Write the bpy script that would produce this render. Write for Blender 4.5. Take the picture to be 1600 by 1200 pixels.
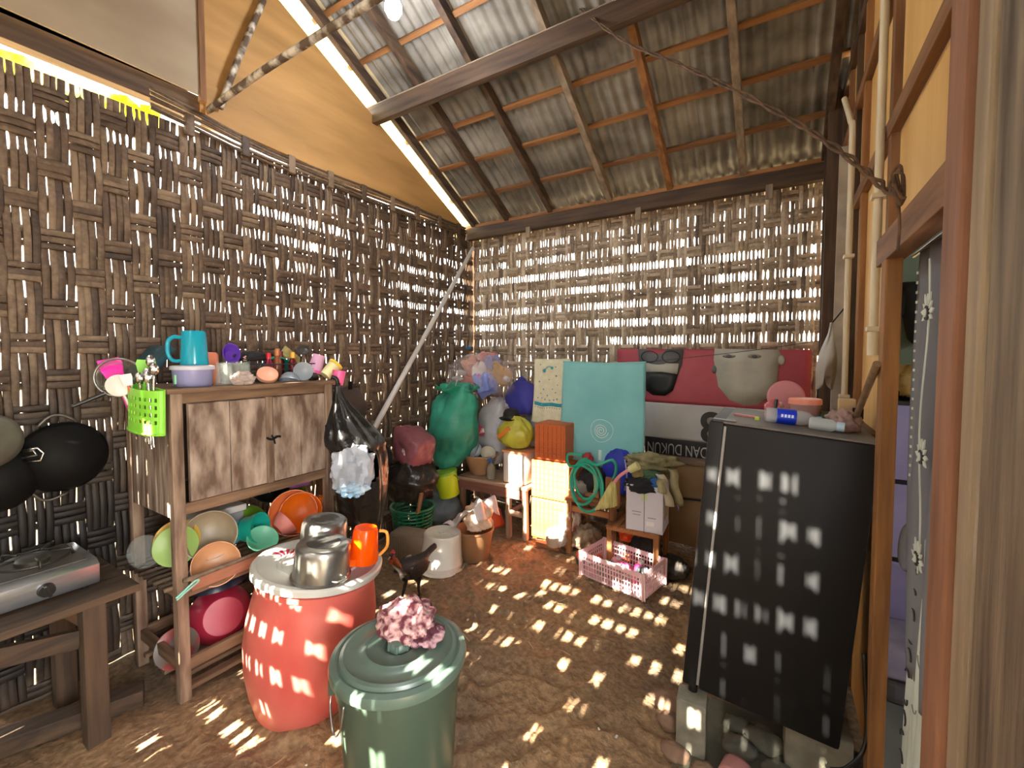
import bpy, bmesh, math, random
from mathutils import Vector, Matrix, Euler, noise

for o in list(bpy.data.objects): bpy.data.objects.remove(o, do_unlink=True)
SC = bpy.context.scene
COL = SC.collection
R = math.radians
PI = math.pi

# ------------------------------------------------------------------ camera
cam_d = bpy.data.cameras.new('camera')
cam_d.sensor_fit = 'HORIZONTAL'; cam_d.sensor_width = 36.0
cam_d.lens = 36.0 * 684.0 / 1600.0
cam_d.shift_y = -0.0094
cam_d.clip_start = 0.02; cam_d.clip_end = 200
cam = bpy.data.objects.new('camera', cam_d); COL.objects.link(cam)
cam.location = (0, 0, 1.5)
cam.rotation_euler = (R(90 - 2.5), 0, R(31.6))
SC.camera = cam

# ------------------------------------------------------------------ world, sun, exposure
w = bpy.data.worlds.new('world'); SC.world = w; w.use_nodes = True
bg = w.node_tree.nodes['Background']
bg.inputs['Color'].default_value = (1.0, 0.97, 0.92, 1)
bg.inputs['Strength'].default_value = 9.0
SC.view_settings.view_transform = 'Standard'
SC.view_settings.look = 'None'
SC.view_settings.gamma = 1.0
SC.view_settings.use_curve_mapping = False
SC.view_settings.exposure = 0.72

SUN_E = R(37.5)
sd = bpy.data.lights.new('sun', 'SUN'); sd.energy = 72.0; sd.angle = R(0.5); sd.color = (1.0, 0.93, 0.78)
so = bpy.data.objects.new('sun', sd); COL.objects.link(so)
so.rotation_euler = Vector((0.012, math.cos(SUN_E), -math.sin(SUN_E))).to_track_quat('-Z', 'Y').to_euler()
so.location = (0, -8, 8)

# added fill light beside and behind the camera; its doorway is made up
ad = bpy.data.lights.new('added_fill_light', 'AREA'); ad.shape = 'RECTANGLE'; ad.size = 0.55; ad.size_y = 2.0
ad.energy = 64.0; ad.color = (0.93, 0.96, 1.0)
ao = bpy.data.objects.new('added_fill_light', ad); COL.objects.link(ao)
ao.location = (0.30, 0.0, 1.1)
ao.rotation_euler = Vector((-1, 0.12, 0.12)).to_track_quat('-Z', 'Z').to_euler()

# ------------------------------------------------------------------ helpers
def lin(h):
    if isinstance(h, str):
        h = h.lstrip('#'); c = [int(h[i:i+2], 16) / 255 for i in (0, 2, 4)]
    else: c = h
    return tuple(x / 12.92 if x <= 0.04045 else ((x + 0.055) / 1.055) ** 2.4 for x in c) + (1.0,)

MATS = {}
def M(name, col, rough=0.6, col2=None, scale=6.0, stretch=None, bump=0.0, metal=0.0, trans=0.0, rand=0.0,
      emit=None, estr=0.0, alpha=1.0, coat=0.0, detail=6.0, contrast=(0.3, 0.7), translucent=0.0, bscale=None, spec=None):
    if name in MATS: return MATS[name]
    m = bpy.data.materials.new(name); m.use_nodes = True; nt = m.node_tree
    b = nt.nodes['Principled BSDF']; L = nt.links.new
    b.inputs['Roughness'].default_value = rough
    b.inputs['Metallic'].default_value = metal
    b.inputs['Transmission Weight'].default_value = trans
    b.inputs['Coat Weight'].default_value = coat
    b.inputs['Alpha'].default_value = alpha
    if spec is not None: b.inputs['Specular IOR Level'].default_value = spec
    c1 = lin(col)
    b.inputs['Base Color'].default_value = c1
    csock = None
    if col2 is not None or bump:
        tc = nt.nodes.new('ShaderNodeTexCoord'); mp = nt.nodes.new('ShaderNodeMapping')
        L(tc.outputs['Object'], mp.inputs['Vector'])
        if stretch: mp.inputs['Scale'].default_value = stretch
        n = nt.nodes.new('ShaderNodeTexNoise'); n.inputs['Scale'].default_value = scale; n.inputs['Detail'].default_value = detail
        L(mp.outputs['Vector'], n.inputs['Vector'])
        if col2 is not None:
            r = nt.nodes.new('ShaderNodeValToRGB')
            r.color_ramp.elements[0].position = contrast[0]; r.color_ramp.elements[1].position = contrast[1]
            r.color_ramp.elements[0].color = c1; r.color_ramp.elements[1].color = lin(col2)
            L(n.outputs['Fac'], r.inputs['Fac']); csock = r.outputs['Color']
        if bump:
            src = n
            if bscale:
                src = nt.nodes.new('ShaderNodeTexNoise'); src.inputs['Scale'].default_value = bscale; src.inputs['Detail'].default_value = 5
                L(mp.outputs['Vector'], src.inputs['Vector'])
            bp = nt.nodes.new('ShaderNodeBump'); bp.inputs['Strength'].default_value = bump; bp.inputs['Distance'].default_value = 0.02
            L(src.outputs['Fac'], bp.inputs['Height']); L(bp.outputs['Normal'], b.inputs['Normal'])
    if rand:
        oi = nt.nodes.new('ShaderNodeObjectInfo'); hs = nt.nodes.new('ShaderNodeHueSaturation')
        mr = nt.nodes.new('ShaderNodeMapRange'); mr.inputs['To Min'].default_value = 1 - rand; mr.inputs['To Max'].default_value = 1 + rand
        L(oi.outputs['Random'], mr.inputs['Value']); L(mr.outputs['Result'], hs.inputs['Value'])
        if csock: L(csock, hs.inputs['Color'])
        else: hs.inputs['Color'].default_value = c1
        csock = hs.outputs['Color']
    if csock: L(csock, b.inputs['Base Color'])
    if emit:
        b.inputs['Emission Color'].default_value = lin(emit); b.inputs['Emission Strength'].default_value = estr
    if translucent:
        t = nt.nodes.new('ShaderNodeBsdfTranslucent'); mx = nt.nodes.new('ShaderNodeMixShader')
        t.inputs['Color'].default_value = c1
        if csock: L(csock, t.inputs['Color'])
        mx.inputs['Fac'].default_value = translucent
        L(b.outputs['BSDF'], mx.inputs[1]); L(t.outputs['BSDF'], mx.inputs[2])
        L(mx.outputs['Shader'], nt.nodes['Material Output'].inputs['Surface'])
    MATS[name] = m
    return m

def film(name, col, alpha, rough=0.25, wrinkle=0.5):
    """thin clear or milky plastic film: part transparent, part glossy"""
    if name in MATS: return MATS[name]
    m = bpy.data.materials.new(name); m.use_nodes = True; nt = m.node_tree; L = nt.links.new
    b = nt.nodes['Principled BSDF']; b.inputs['Base Color'].default_value = lin(col); b.inputs['Roughness'].default_value = rough
    tr = nt.nodes.new('ShaderNodeBsdfTransparent'); mx = nt.nodes.new('ShaderNodeMixShader')
    tl = nt.nodes.new('ShaderNodeBsdfTranslucent'); tl.inputs['Color'].default_value = lin(col)
    m2 = nt.nodes.new('ShaderNodeMixShader'); m2.inputs['Fac'].default_value = 0.35
    L(b.outputs['BSDF'], m2.inputs[1]); L(tl.outputs['BSDF'], m2.inputs[2])
    n = nt.nodes.new('ShaderNodeTexNoise'); n.inputs['Scale'].default_value = 22; tc = nt.nodes.new('ShaderNodeTexCoord')
    L(tc.outputs['Object'], n.inputs['Vector'])
    bp = nt.nodes.new('ShaderNodeBump'); bp.inputs['Strength'].default_value = wrinkle; bp.inputs['Distance'].default_value = 0.02
    L(n.outputs['Fac'], bp.inputs['Height']); L(bp.outputs['Normal'], b.inputs['Normal'])
    mx.inputs['Fac'].default_value = alpha
    L(tr.outputs['BSDF'], mx.inputs[1]); L(m2.outputs['Shader'], mx.inputs[2])
    L(mx.outputs['Shader'], nt.nodes['Material Output'].inputs['Surface'])
    MATS[name] = m
    return m

def wood(name, a, b, axis='z', rough=0.75, scale=9, bump=0.25, k=12.0, rand=0.0, contrast=(0.3, 0.7)):
    s = {'x': (1.0, k, k), 'y': (k, 1.0, k), 'z': (k, k, 1.0)}[axis]
    return M(name + '_' + axis, a, rough, b, scale / 4, s, bump, rand=rand, contrast=contrast)

def root_loc(p):
    v = Vector((0, 0, 0))
    while p is not None:
        v += p.location; p = p.parent
    return v

def tag(o, label=None, cat=None, group=None, kind=None):
    if label: o['label'] = label
    if cat: o['category'] = cat
    if group: o['group'] = group
    if kind: o['kind'] = kind
    return o

def thing(name, label, cat, loc=(0, 0, 0), rot=(0, 0, 0), group=None, kind=None):
    o = bpy.data.objects.new(name, None); COL.objects.link(o)
    o.empty_display_size = 0.05
    o.location = loc; o.rotation_euler = rot
    return tag(o, label, cat, group, kind)

def copy_tree(o, parent=None):
    c = o.copy(); COL.objects.link(c); c.parent = parent
    for ch in list(o.children): copy_tree(ch, c)
    return c

def smooth_path(pts, n=6, closed=False):
    P = [Vector(p) for p in pts]; out = []; N = len(P)
    rng = range(N if closed else N - 1)
    for i in rng:
        if closed: a, b, c, d = P[(i-1) % N], P[i], P[(i+1) % N], P[(i+2) % N]
        else: a, b, c, d = P[max(i-1, 0)], P[i], P[i+1], P[min(i+2, N-1)]
        for k in range(n):
            t = k / n
            out.append(0.5 * ((2*b) + (c-a)*t + (2*a-5*b+4*c-d)*t*t + (3*b-a-3*c+d)*t**3))
    if not closed: out.append(P[-1])
    return out

class MB:
    """collects shapes; world=True means coordinates are world ones, shifted to the parent's base when built"""
    def __init__(s, world=True): s.v = []; s.f = []; s.world = world
    def add(s, v, f):
        k = len(s.v); s.v += [Vector(p) for p in v]; s.f += [[i + k for i in q] for q in f]; return s
    def box(s, c, d, rot=None):
        hx, hy, hz = d[0]/2, d[1]/2, d[2]/2
        vs = [Vector((x, y, z)) for x in (-hx, hx) for y in (-hy, hy) for z in (-hz, hz)]
        if rot is not None:
            m = rot if isinstance(rot, Matrix) else Euler(rot).to_matrix()
            vs = [m @ p for p in vs]
        c = Vector(c)
        return s.add([p + c for p in vs], [(0,1,3,2), (4,6,7,5), (0,4,5,1), (2,3,7,6), (0,2,6,4), (1,5,7,3)])
    def span(s, a, b):
        return s.box([(a[i]+b[i])/2 for i in range(3)], [abs(b[i]-a[i]) for i in range(3)])
    def bar(s, a, b, wd, ht, up=(0, 0, 1)):
        a, b = Vector(a), Vector(b); d = (b - a); L = d.length; d.normalize()
        x = d.cross(Vector(up))
        if x.length < 1e-4: x = Vector((1, 0, 0))
        x.normalize(); z = x.cross(d)
        m = Matrix((x, d, z)).transposed()
        return s.box((a + b) / 2, (wd, L, ht), m)
    def tube(s, pts, r, seg=8, closed=False, caps=True):
        P = [Vector(p) for p in pts]; N = len(P); rr = r if isinstance(r, (list, tuple)) else [r] * N
        vs = []; fs = []; prev = None
        for i in range(N):
            if closed: d = P[(i+1) % N] - P[(i-1) % N]
            else: d = P[min(i+1, N-1)] - P[max(i-1, 0)]
            if d.length < 1e-9: d = Vector((0, 0, 1))
            d.normalize()
            if prev is None:
                x = d.cross(Vector((0, 0, 1)))
                if x.length < 1e-3: x = d.cross(Vector((0, 1, 0)))
            else: x = prev - d * prev.dot(d)
            x.normalize(); prev = x; y = d.cross(x)
            for k in range(seg):
                a = 2*PI*k/seg; vs.append(P[i] + (x*math.cos(a) + y*math.sin(a)) * rr[i])
        M_ = N if closed else N - 1
        for i in range(M_):
            for k in range(seg):
                a = i*seg + k; b = i*seg + (k+1) % seg; j = ((i+1) % N)*seg
                fs.append((a, b, j + (k+1) % seg, j + k))
        if caps and not closed:
            fs.append(list(range(seg))[::-1]); fs.append([(N-1)*seg + k for k in range(seg)])
        return s.add(vs, fs)
    def cyl(s, a, b, r, r2=None, seg=20, caps=True):
        return s.tube([a, b], [r, r if r2 is None else r2], seg, caps=caps)
    def lathe(s, prof, c=(0, 0, 0), seg=32, rot=None, sx=1.0, sy=1.0, arc=None):
        vs = []; fs = []; n = len(prof); c = Vector(c)
        m = None
        if rot is not None: m = rot if isinstance(rot, Matrix) else Euler(rot).to_matrix()
        for k in range(seg):
            a = 2*PI*k/seg
            for r_, z in prof:
                p = Vector((r_*math.cos(a)*sx, r_*math.sin(a)*sy, z))
                if m: p = m @ p
                vs.append(p + c)
        for k in range(seg):
            j = (k+1) % seg
            for i in range(n-1):
                if prof[i][0] < 1e-6 and prof[i+1][0] < 1e-6: continue
                fs.append((k*n+i, j*n+i, j*n+i+1, k*n+i+1))
        return s.add(vs, fs)
    def grid(s, nu, nv, f, wrap=False):
        vs = []; fs = []
        for i in range(nu):
            for j in range(nv): vs.append(f(i/(nu-1) if not wrap else i/nu, j/(nv-1)))
        for i in range(nu if wrap else nu-1):
            for j in range(nv-1):
                a = i*nv+j; b = ((i+1) % nu)*nv+j
                fs.append((a, b, b+1, a+1))
        return s.add(vs, fs)
    def sheet(s, nu, nv, f, th=0.003):
        """closed thick sheet: f(u,v) -> point"""
        P = [[Vector(f(i/(nu-1), j/(nv-1))) for j in range(nv)] for i in range(nu)]
        vs = []; fs = []
        N = [[None]*nv for _ in range(nu)]
        for i in range(nu):
            for j in range(nv):
                du = P[min(i+1, nu-1)][j] - P[max(i-1, 0)][j]; dv = P[i][min(j+1, nv-1)] - P[i][max(j-1, 0)]
                n_ = du.cross(dv); n_.normalize(); N[i][j] = n_
        for side in (0.5, -0.5):
            for i in range(nu):
                for j in range(nv): vs.append(P[i][j] + N[i][j]*th*side)
        o = nu*nv
        for i in range(nu-1):
            for j in range(nv-1):
                a = i*nv+j; b = (i+1)*nv+j
                fs.append((a, b, b+1, a+1)); fs.append((o+a, o+a+1, o+b+1, o+b))
        for i in range(nu-1):
            a = i*nv; b = (i+1)*nv; fs.append((a, o+a, o+b, b)); a += nv-1; b += nv-1; fs.append((a, b, o+b, o+a))
        for j in range(nv-1):
            fs.append((j, j+1, o+j+1, o+j)); a = (nu-1)*nv+j; fs.append((a, o+a, o+a+1, a+1))
        return s.add(vs, fs)
    def prism(s, poly, z0, z1, mat=None):
        n = len(poly); vs = [Vector((x, y, z0)) for x, y in poly] + [Vector((x, y, z1)) for x, y in poly]
        if mat is not None: vs = [mat @ p for p in vs]
        fs = [list(range(n))[::-1], [n+i for i in range(n)]] + [(i, (i+1) % n, n+(i+1) % n, n+i) for i in range(n)]
        return s.add(vs, fs)
    def xf(s, m):
        s.v = [m @ p for p in s.v]; return s
    def build(s, name, mat, parent=None, smooth=False, bevel=0.0, label=None, cat=None, group=None, kind=None, base=None):
        me = bpy.data.meshes.new(name)
        vs = s.v
        loc = Vector((0, 0, 0))
        if parent is not None:
            if s.world: o_ = root_loc(parent); vs = [p - o_ for p in vs]
        elif s.world:
            mn = [min(p[i] for p in vs) for i in range(3)]; mx = [max(p[i] for p in vs) for i in range(3)]
            loc = Vector(base) if base else Vector(((mn[0]+mx[0])/2, (mn[1]+mx[1])/2, mn[2]))
            vs = [p - loc for p in vs]
        me.from_pydata([tuple(p) for p in vs], [], [tuple(q) for q in s.f])
        bm = bmesh.new(); bm.from_mesh(me)
        bmesh.ops.remove_doubles(bm, verts=bm.verts, dist=1e-6)
        bmesh.ops.recalc_face_normals(bm, faces=bm.faces)
        if bevel:
            ed = [e for e in bm.edges if len(e.link_faces) == 2 and e.calc_face_angle(0) > 0.6]
            bmesh.ops.bevel(bm, geom=ed, offset=bevel, segments=2, affect='EDGES', profile=0.6)
        bm.to_mesh(me); bm.free()
        if smooth:
            for p in me.polygons: p.use_smooth = True
            if smooth != 'full':
                try: me.set_sharp_from_angle(angle=R(40))
                except Exception: pass
        me.materials.append(mat)
        o = bpy.data.objects.new(name, me); COL.objects.link(o)
        o.location = loc
        if parent is not None: o.parent = parent
        return tag(o, label, cat, group, kind)

def blob(c, rad, seed=0, amp=0.12, freq=2.2, fold=0.06, ffreq=5.0, flat=-0.8, power=2.0, nu=44, nv=30, neck=0.0, shape=None, rot=None, stretch=(1, 1, 0.45), fine=0.5):
    """lumpy closed bag shape"""
    mb = MB(); sd_ = Vector((seed*7.13, seed*3.7, seed*1.9))
    def f(u, v):
        th = 2*PI*u; ph = PI*(v-0.5)
        d = Vector((math.cos(ph)*math.cos(th), math.cos(ph)*math.sin(th), math.sin(ph)))
        if power != 2.0:
            q = (abs(d.x)**power + abs(d.y)**power + abs(d.z)**power) ** (1/power); e = d/q
        else: e = d.copy()
        n1 = noise.noise(d*freq + sd_)
        dd = Vector((d.x*stretch[0], d.y*stretch[1], d.z*stretch[2]))
        n2 = 1 - abs(noise.noise(dd*ffreq + sd_))*2.2
        n3 = noise.noise(d*ffreq*2.3 + sd_)
        k = 1 + amp*n1*1.6 + fold*n2 + fold*fine*n3
        p = Vector((e.x*rad[0]*k, e.y*rad[1]*k, e.z*rad[2]*k))
        z = p.z/rad[2]
        if z < flat: p.z = rad[2]*(flat + (z-flat)*0.08)
        if neck and z > 0.45:
            t = min(1, (z-0.45)/0.6); s_ = 1 - neck*t; p.x *= s_; p.y *= s_
        if shape: p = shape(p, z)
        if rot is not None: p = Euler(rot).to_matrix() @ p
        return p + Vector(c)
    mb.grid(nu, nv, f, wrap=True)
    return mb

def text_mesh(name, body, size, mat, matrix, parent, extrude=0.0, font_bold=False):
    cu = bpy.data.curves.new(name, 'FONT'); cu.body = body; cu.size = size; cu.extrude = extrude; cu.align_x = 'CENTER'; cu.align_y = 'CENTER'
    if font_bold: cu.offset = size*0.02
    to = bpy.data.objects.new(name + '_tmp', cu); COL.objects.link(to)
    bpy.context.view_layer.update()
    dg = bpy.context.evaluated_depsgraph_get()
    me = bpy.data.meshes.new_from_object(to.evaluated_get(dg)); me.name = name
    bpy.data.objects.remove(to, do_unlink=True)
    me.transform(Matrix.Translation(-root_loc(parent)) @ matrix)
    me.materials.clear(); me.materials.append(mat)
    o = bpy.data.objects.new(name, me); COL.objects.link(o); o.parent = parent
    return o

XL, XR, YB, YR = -2.78, 0.29, 3.75, -0.30
RID_Y, SL = 1.68, 0.54
def roof_z(y): return 2.86 + SL*(YB - y) if y >= RID_Y else 2.86 + SL*(YB - RID_Y) - SL*(RID_Y - y)

# ================================================================== STRUCTURE
# ---- dirt floor
def floor_h(x, y):
    p = Vector((x, y, 0))
    h = 0.020*noise.noise(p*1.3) + 0.012*noise.noise(p*4.1 + Vector((5, 2, 0)))
    k = max(0.0, min(1.0, (1.9 - abs(y-1.9))/1.0)) * max(0.0, min(1.0, (x + 2.3)/0.5)) * max(0, min(1, (-0.15 - x)/0.3))
    q = p + Vector((noise.noise(p*3.0), noise.noise(p*3.0 + Vector((9, 1, 0))), 0))*0.12
    h += k*(0.022*(1-abs(noise.noise(q*7.5))*2.0) + 0.011*(1-abs(noise.noise(q*15 + Vector((3, 3, 0))))*2))
    return h - 0.028
fl = MB()
nx, ny = 230, 300
fl.grid(nx, ny, lambda u, v: Vector((-3.0 + 3.45*u, -0.5 + 4.5*v, floor_h(-3.0 + 3.45*u, -0.5 + 4.5*v))))
def dirt_mat():
    m = bpy.data.materials.new('packed_dirt'); m.use_nodes = True; nt = m.node_tree; L = nt.links.new
    b = nt.nodes['Principled BSDF']; b.inputs['Roughness'].default_value = 0.95; b.inputs['Specular IOR Level'].default_value = 0.15
    tc = nt.nodes.new('ShaderNodeTexCoord')
    n1 = nt.nodes.new('ShaderNodeTexNoise'); n1.inputs['Scale'].default_value = 1.6; n1.inputs['Detail'].default_value = 5
    n2 = nt.nodes.new('ShaderNodeTexNoise'); n2.inputs['Scale'].default_value = 38; n2.inputs['Detail'].default_value = 8
    L(tc.outputs['Object'], n1.inputs['Vector']); L(tc.outputs['Object'], n2.inputs['Vector'])
    r1 = nt.nodes.new('ShaderNodeValToRGB'); r1.color_ramp.elements[0].position = 0.35; r1.color_ramp.elements[1].position = 0.65
    r1.color_ramp.elements[0].color = lin('#766350'); r1.color_ramp.elements[1].color = lin('#9c7d5c')
    L(n1.outputs['Fac'], r1.inputs['Fac'])
    r2 = nt.nodes.new('ShaderNodeValToRGB'); r2.color_ramp.elements[0].position = 0.3; r2.color_ramp.elements[1].position = 0.72
    r2.color_ramp.elements[0].color = (0.55, 0.55, 0.55, 1); r2.color_ramp.elements[1].color = (1.1, 1.1, 1.1, 1)
    L(n2.outputs['Fac'], r2.inputs['Fac'])
    mu = nt.nodes.new('ShaderNodeMix'); mu.data_type = 'RGBA'; mu.blend_type = 'MULTIPLY'; mu.inputs[0].default_value = 1
    L(r1.outputs['Color'], mu.inputs[6]); L(r2.outputs['Color'], mu.inputs[7])
    L(mu.outputs[2], b.inputs['Base Color'])
    bp = nt.nodes.new('ShaderNodeBump'); bp.inputs['Strength'].default_value = 0.8; bp.inputs['Distance'].default_value = 0.02
    L(n2.outputs['Fac'], bp.inputs['Height']); L(bp.outputs['Normal'], b.inputs['Normal'])
    return m
DIRT = dirt_mat()
fl.build('floor', DIRT, smooth='full', base=(0, 0, 0), kind='structure', label='bumpy bare earth floor dappled with sunlight')
g = MB(); g.grid(2, 2, lambda u, v: Vector((-30 + 60*u, -30 + 60*v, -0.09)))
g.build('ground_outside', M('yard', '#a08c6c', 0.95, '#8c7a58', 0.8), base=(0, 0, -0.09), kind='structure', label='sunlit bare yard outside the woven walls')

# ---- woven bamboo walls
def bamboo_mat(name, a, b, c, soot=False):
    m = bpy.data.materials.new(name); m.use_nodes = True; nt = m.node_tree; L = nt.links.new
    bs = nt.nodes['Principled BSDF']; bs.inputs['Roughness'].default_value = 0.62
    tc = nt.nodes.new('ShaderNodeTexCoord'); oi = nt.nodes.new('ShaderNodeObjectInfo')
    ad_ = nt.nodes.new('ShaderNodeVectorMath'); ad_.operation = 'MULTIPLY_ADD'
    ad_.inputs[1].default_value = (1, 1, 1)
    sc = nt.nodes.new('ShaderNodeVectorMath'); sc.operation = 'SCALE'; sc.inputs[0].default_value = (13, 7, 5)
    L(oi.outputs['Random'], sc.inputs['Scale'])
    L(tc.outputs['Object'], ad_.inputs[0]); L(sc.outputs['Vector'], ad_.inputs[2])
    n = nt.nodes.new('ShaderNodeTexNoise'); n.inputs['Scale'].default_value = 3.2; n.inputs['Detail'].default_value = 8; n.inputs['Roughness'].default_value = 0.65
    L(ad_.outputs['Vector'], n.inputs['Vector'])
    n2 = nt.nodes.new('ShaderNodeTexNoise'); n2.inputs['Scale'].default_value = 55; n2.inputs['Detail'].default_value = 4
    L(tc.outputs['Object'], n2.inputs['Vector'])
    sm = nt.nodes.new('ShaderNodeMath'); sm.operation = 'MULTIPLY_ADD'; sm.inputs[1].default_value = 0.35; L(n2.outputs['Fac'], sm.inputs[0]); L(n.outputs['Fac'], sm.inputs[2])
    m3 = nt.nodes.new('ShaderNodeMath'); m3.operation = 'MULTIPLY_ADD'; m3.inputs[1].default_value = 0.28; L(oi.outputs['Random'], m3.inputs[0]); L(sm.outputs['Value'], m3.inputs[2])
    rp = nt.nodes.new('ShaderNodeValToRGB'); e = rp.color_ramp.elements
    e[0].position = 0.55; e[0].color = lin(a); e[1].position = 1.05; e[1].color = lin(c)
    k = e.new(0.8); k.color = lin(b)
    L(m3.outputs['Value'], rp.inputs['Fac']); L(rp.outputs['Color'], bs.inputs['Base Color'])
    if soot:   # smoke stain behind stove and pans, deepened downward as painted shade under the table
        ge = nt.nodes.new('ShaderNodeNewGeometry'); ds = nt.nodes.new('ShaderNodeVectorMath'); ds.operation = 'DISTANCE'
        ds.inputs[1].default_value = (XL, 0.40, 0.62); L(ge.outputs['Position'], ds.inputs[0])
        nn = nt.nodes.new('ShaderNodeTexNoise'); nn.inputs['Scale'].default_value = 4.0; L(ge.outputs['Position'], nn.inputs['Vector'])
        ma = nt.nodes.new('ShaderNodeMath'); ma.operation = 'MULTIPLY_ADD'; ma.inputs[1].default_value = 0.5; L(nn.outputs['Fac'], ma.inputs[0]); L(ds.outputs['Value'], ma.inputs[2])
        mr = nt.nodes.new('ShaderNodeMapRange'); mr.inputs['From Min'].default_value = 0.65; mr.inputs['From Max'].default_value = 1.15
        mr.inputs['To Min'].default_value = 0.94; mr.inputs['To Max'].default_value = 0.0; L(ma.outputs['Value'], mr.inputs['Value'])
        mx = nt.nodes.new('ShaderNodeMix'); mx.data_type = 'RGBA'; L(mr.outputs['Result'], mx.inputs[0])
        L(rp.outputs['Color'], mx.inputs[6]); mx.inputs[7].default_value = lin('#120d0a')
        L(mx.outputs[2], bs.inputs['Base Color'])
    bp = nt.nodes.new('ShaderNodeBump'); bp.inputs['Strength'].default_value = 0.3; bp.inputs['Distance'].default_value = 0.004
    L(n2.outputs['Fac'], bp.inputs['Height']); L(bp.outputs['Normal'], bs.inputs['Normal'])
    return m
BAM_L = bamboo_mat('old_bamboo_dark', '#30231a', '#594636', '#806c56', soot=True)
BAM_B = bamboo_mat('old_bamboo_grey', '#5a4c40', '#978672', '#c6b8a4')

def weave(parent, org, ud, nd, L_, z0, z1, mat, openf, seed, pitch=0.155, p=0.0265, join=None, cut=None, big=False):
    """plain weave of split bamboo: warp strips in fours, weft strips in threes.
    org: start point, ud: along-wall unit vector, nd: inward normal; openf(u,z)-> 0..1"""
    rnd = random.Random(seed); ud = Vector(ud); nd = Vector(nd); org = Vector(org)
    nrow = int((z1-z0)/pitch) + 1; nw = int(L_/p); a = 0.0075; gw = 4
    def P(u, z, n): return org + ud*u + nd*n + Vector((0, 0, z))
    def strip(cl, across):
        # cl: list of (point, halfwidth, crown normal)
        vs = []; fs = []
        for pt, hw, ac in cl:
            vs += [pt - ac*hw - nd*0.0035, pt - ac*hw*0.72 + nd*0.0022, pt + ac*hw*0.72 + nd*0.0022, pt + ac*hw - nd*0.0035, pt - nd*0.004]
        for i in range(len(cl)-1):
            for k in range(5):
                q = i*5+k; r_ = i*5+(k+1) % 5
                fs.append((q, r_, r_+5, q+5))
        return vs, fs
    def emit_strip(cl, ac):
        vs, fs = strip(cl, ac)
        if join is not None: join.add(vs, fs)
        else:
            mb = MB(); mb.add(vs, fs); mb.build('bamboo_strip', mat, parent, smooth='full')
    jit = {}
    for i in range(nw):
        u0 = (i+0.5)*p + rnd.uniform(-0.0015, 0.0015); gi = i // gw; cl = []
        lean = rnd.uniform(-0.004, 0.004); ph = rnd.uniform(0, 6); wbase = rnd.uniform(0.98, 1.12)
        noff = rnd.uniform(-0.0016, 0.0016)
        for j in range(nrow):
            zc = z0 + j*pitch
            over = ((gi + j) % 2 == 0)
            n = (a if over else -a) + noff
            op = openf(u0, zc + pitch/2)
            gap = 0.0
            if big:
                if op > 0 and jit.get((i-1, j), 0) < 0.5 and rnd.random() < op*1.35: gap = rnd.choice((0.6, 0.97, 0.97, 0.97))
                jit[(i, j)] = gap
            elif op > 0 and rnd.random() < 0.30 + 0.68*op:
                gap = (0.25 + 0.75*op)*rnd.uniform(0.14, 0.66)
                if rnd.random() < 0.08*op: gap = 0.97
            for t, off, wk in ((0, 1.0, 1.0), (0.27, 0.75, 1.0), (0.36, 0.35, 1-gap*0.85), (0.5, 0.0, 1-gap), (0.64, -0.35, 1-gap*0.85), (0.73, -0.75, 1.0)):
                z = zc + t*pitch
                if z > z1: break
                if off >= 0: nn = n*off
                else: nn = -((a if over else -a))*(-off)
                u = u0 + lean*(z-z0)/2.5 + 0.002*math.sin(z*5 + ph)
                if cut and cut(u, z): wk = 0.02
                cl.append((P(u, z, nn), max(0.0006, p*0.5*wbase*wk*1.02), ud))
        if len(cl) > 2: emit_strip(cl, ud)
    ng = nw // gw + 1; sh = pitch*0.56/3
    for j in range(nrow):
        zc = z0 + j*pitch
        for k in range(3):
            zz = zc + (k-1)*sh + rnd.uniform(-0.002, 0.002)
            if zz > z1 or zz < z0 - 0.06: continue
            cl = []; wob = rnd.uniform(0, 6); hw0 = sh*0.5*rnd.uniform(1.02, 1.14)
            tilt = rnd.uniform(-0.003, 0.003)
            for gi in range(ng):
                over = ((gi + j) % 2 == 1)
                n = a if over else -a
                for t, off in ((0.0, 0.0), (0.25, 0.9), (0.5, 1.0), (0.75, 0.9)):
                    u = (gi + t)*gw*p
                    if u > L_: break
                    hw = hw0*(1 + 0.08*math.sin(u*9 + wob))
                    if cut and cut(u, zz): hw = 0.0006
                    cl.append((P(u, zz + 0.003*math.sin(u*3.1 + wob) + tilt*u, n*off), hw, Vector((0, 0, 1))))
            if len(cl) > 2: emit_strip(cl, Vector((0, 0, 1)))

def sstep(a, b, x):
    t = max(0.0, min(1.0, (x-a)/(b-a))); return t*t*(3-2*t)

wl = thing('wall_left', 'tall wall of plaited dark bamboo strips behind the wooden cabinet', None, (XL, 0.36, 0), kind='structure')
def open_l(u, z):
    y = 0.36 + u
    base = 0.16
    band = sstep(1.15, 1.7, y)*sstep(1.55, 1.9, z)*(1-sstep(2.42, 2.60, z))
    nz = noise.noise(Vector((y*1.7, z*2.6, 3.3)))
    o_ = base*(1 if nz > 0.34 else 0) + band*max(0, min(1, 0.62 + nz*1.3))
    o_ += 0.5*(1-sstep(0.9, 1.3, y))*sstep(2.35, 2.5, z)*(1 if nz > -0.1 else 0)
    if z < 0.75 and nz > 0.22: o_ += 0.30
    if y > 3.2 and z > 1.5 and z < 2.5: o_ += 0.3
    return min(1, o_)
weave(wl, (XL, 0.36, 0), (0, 1, 0), (1, 0, 0), YB-0.36, 0.0, 2.74, BAM_L, open_l, 11)

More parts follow.
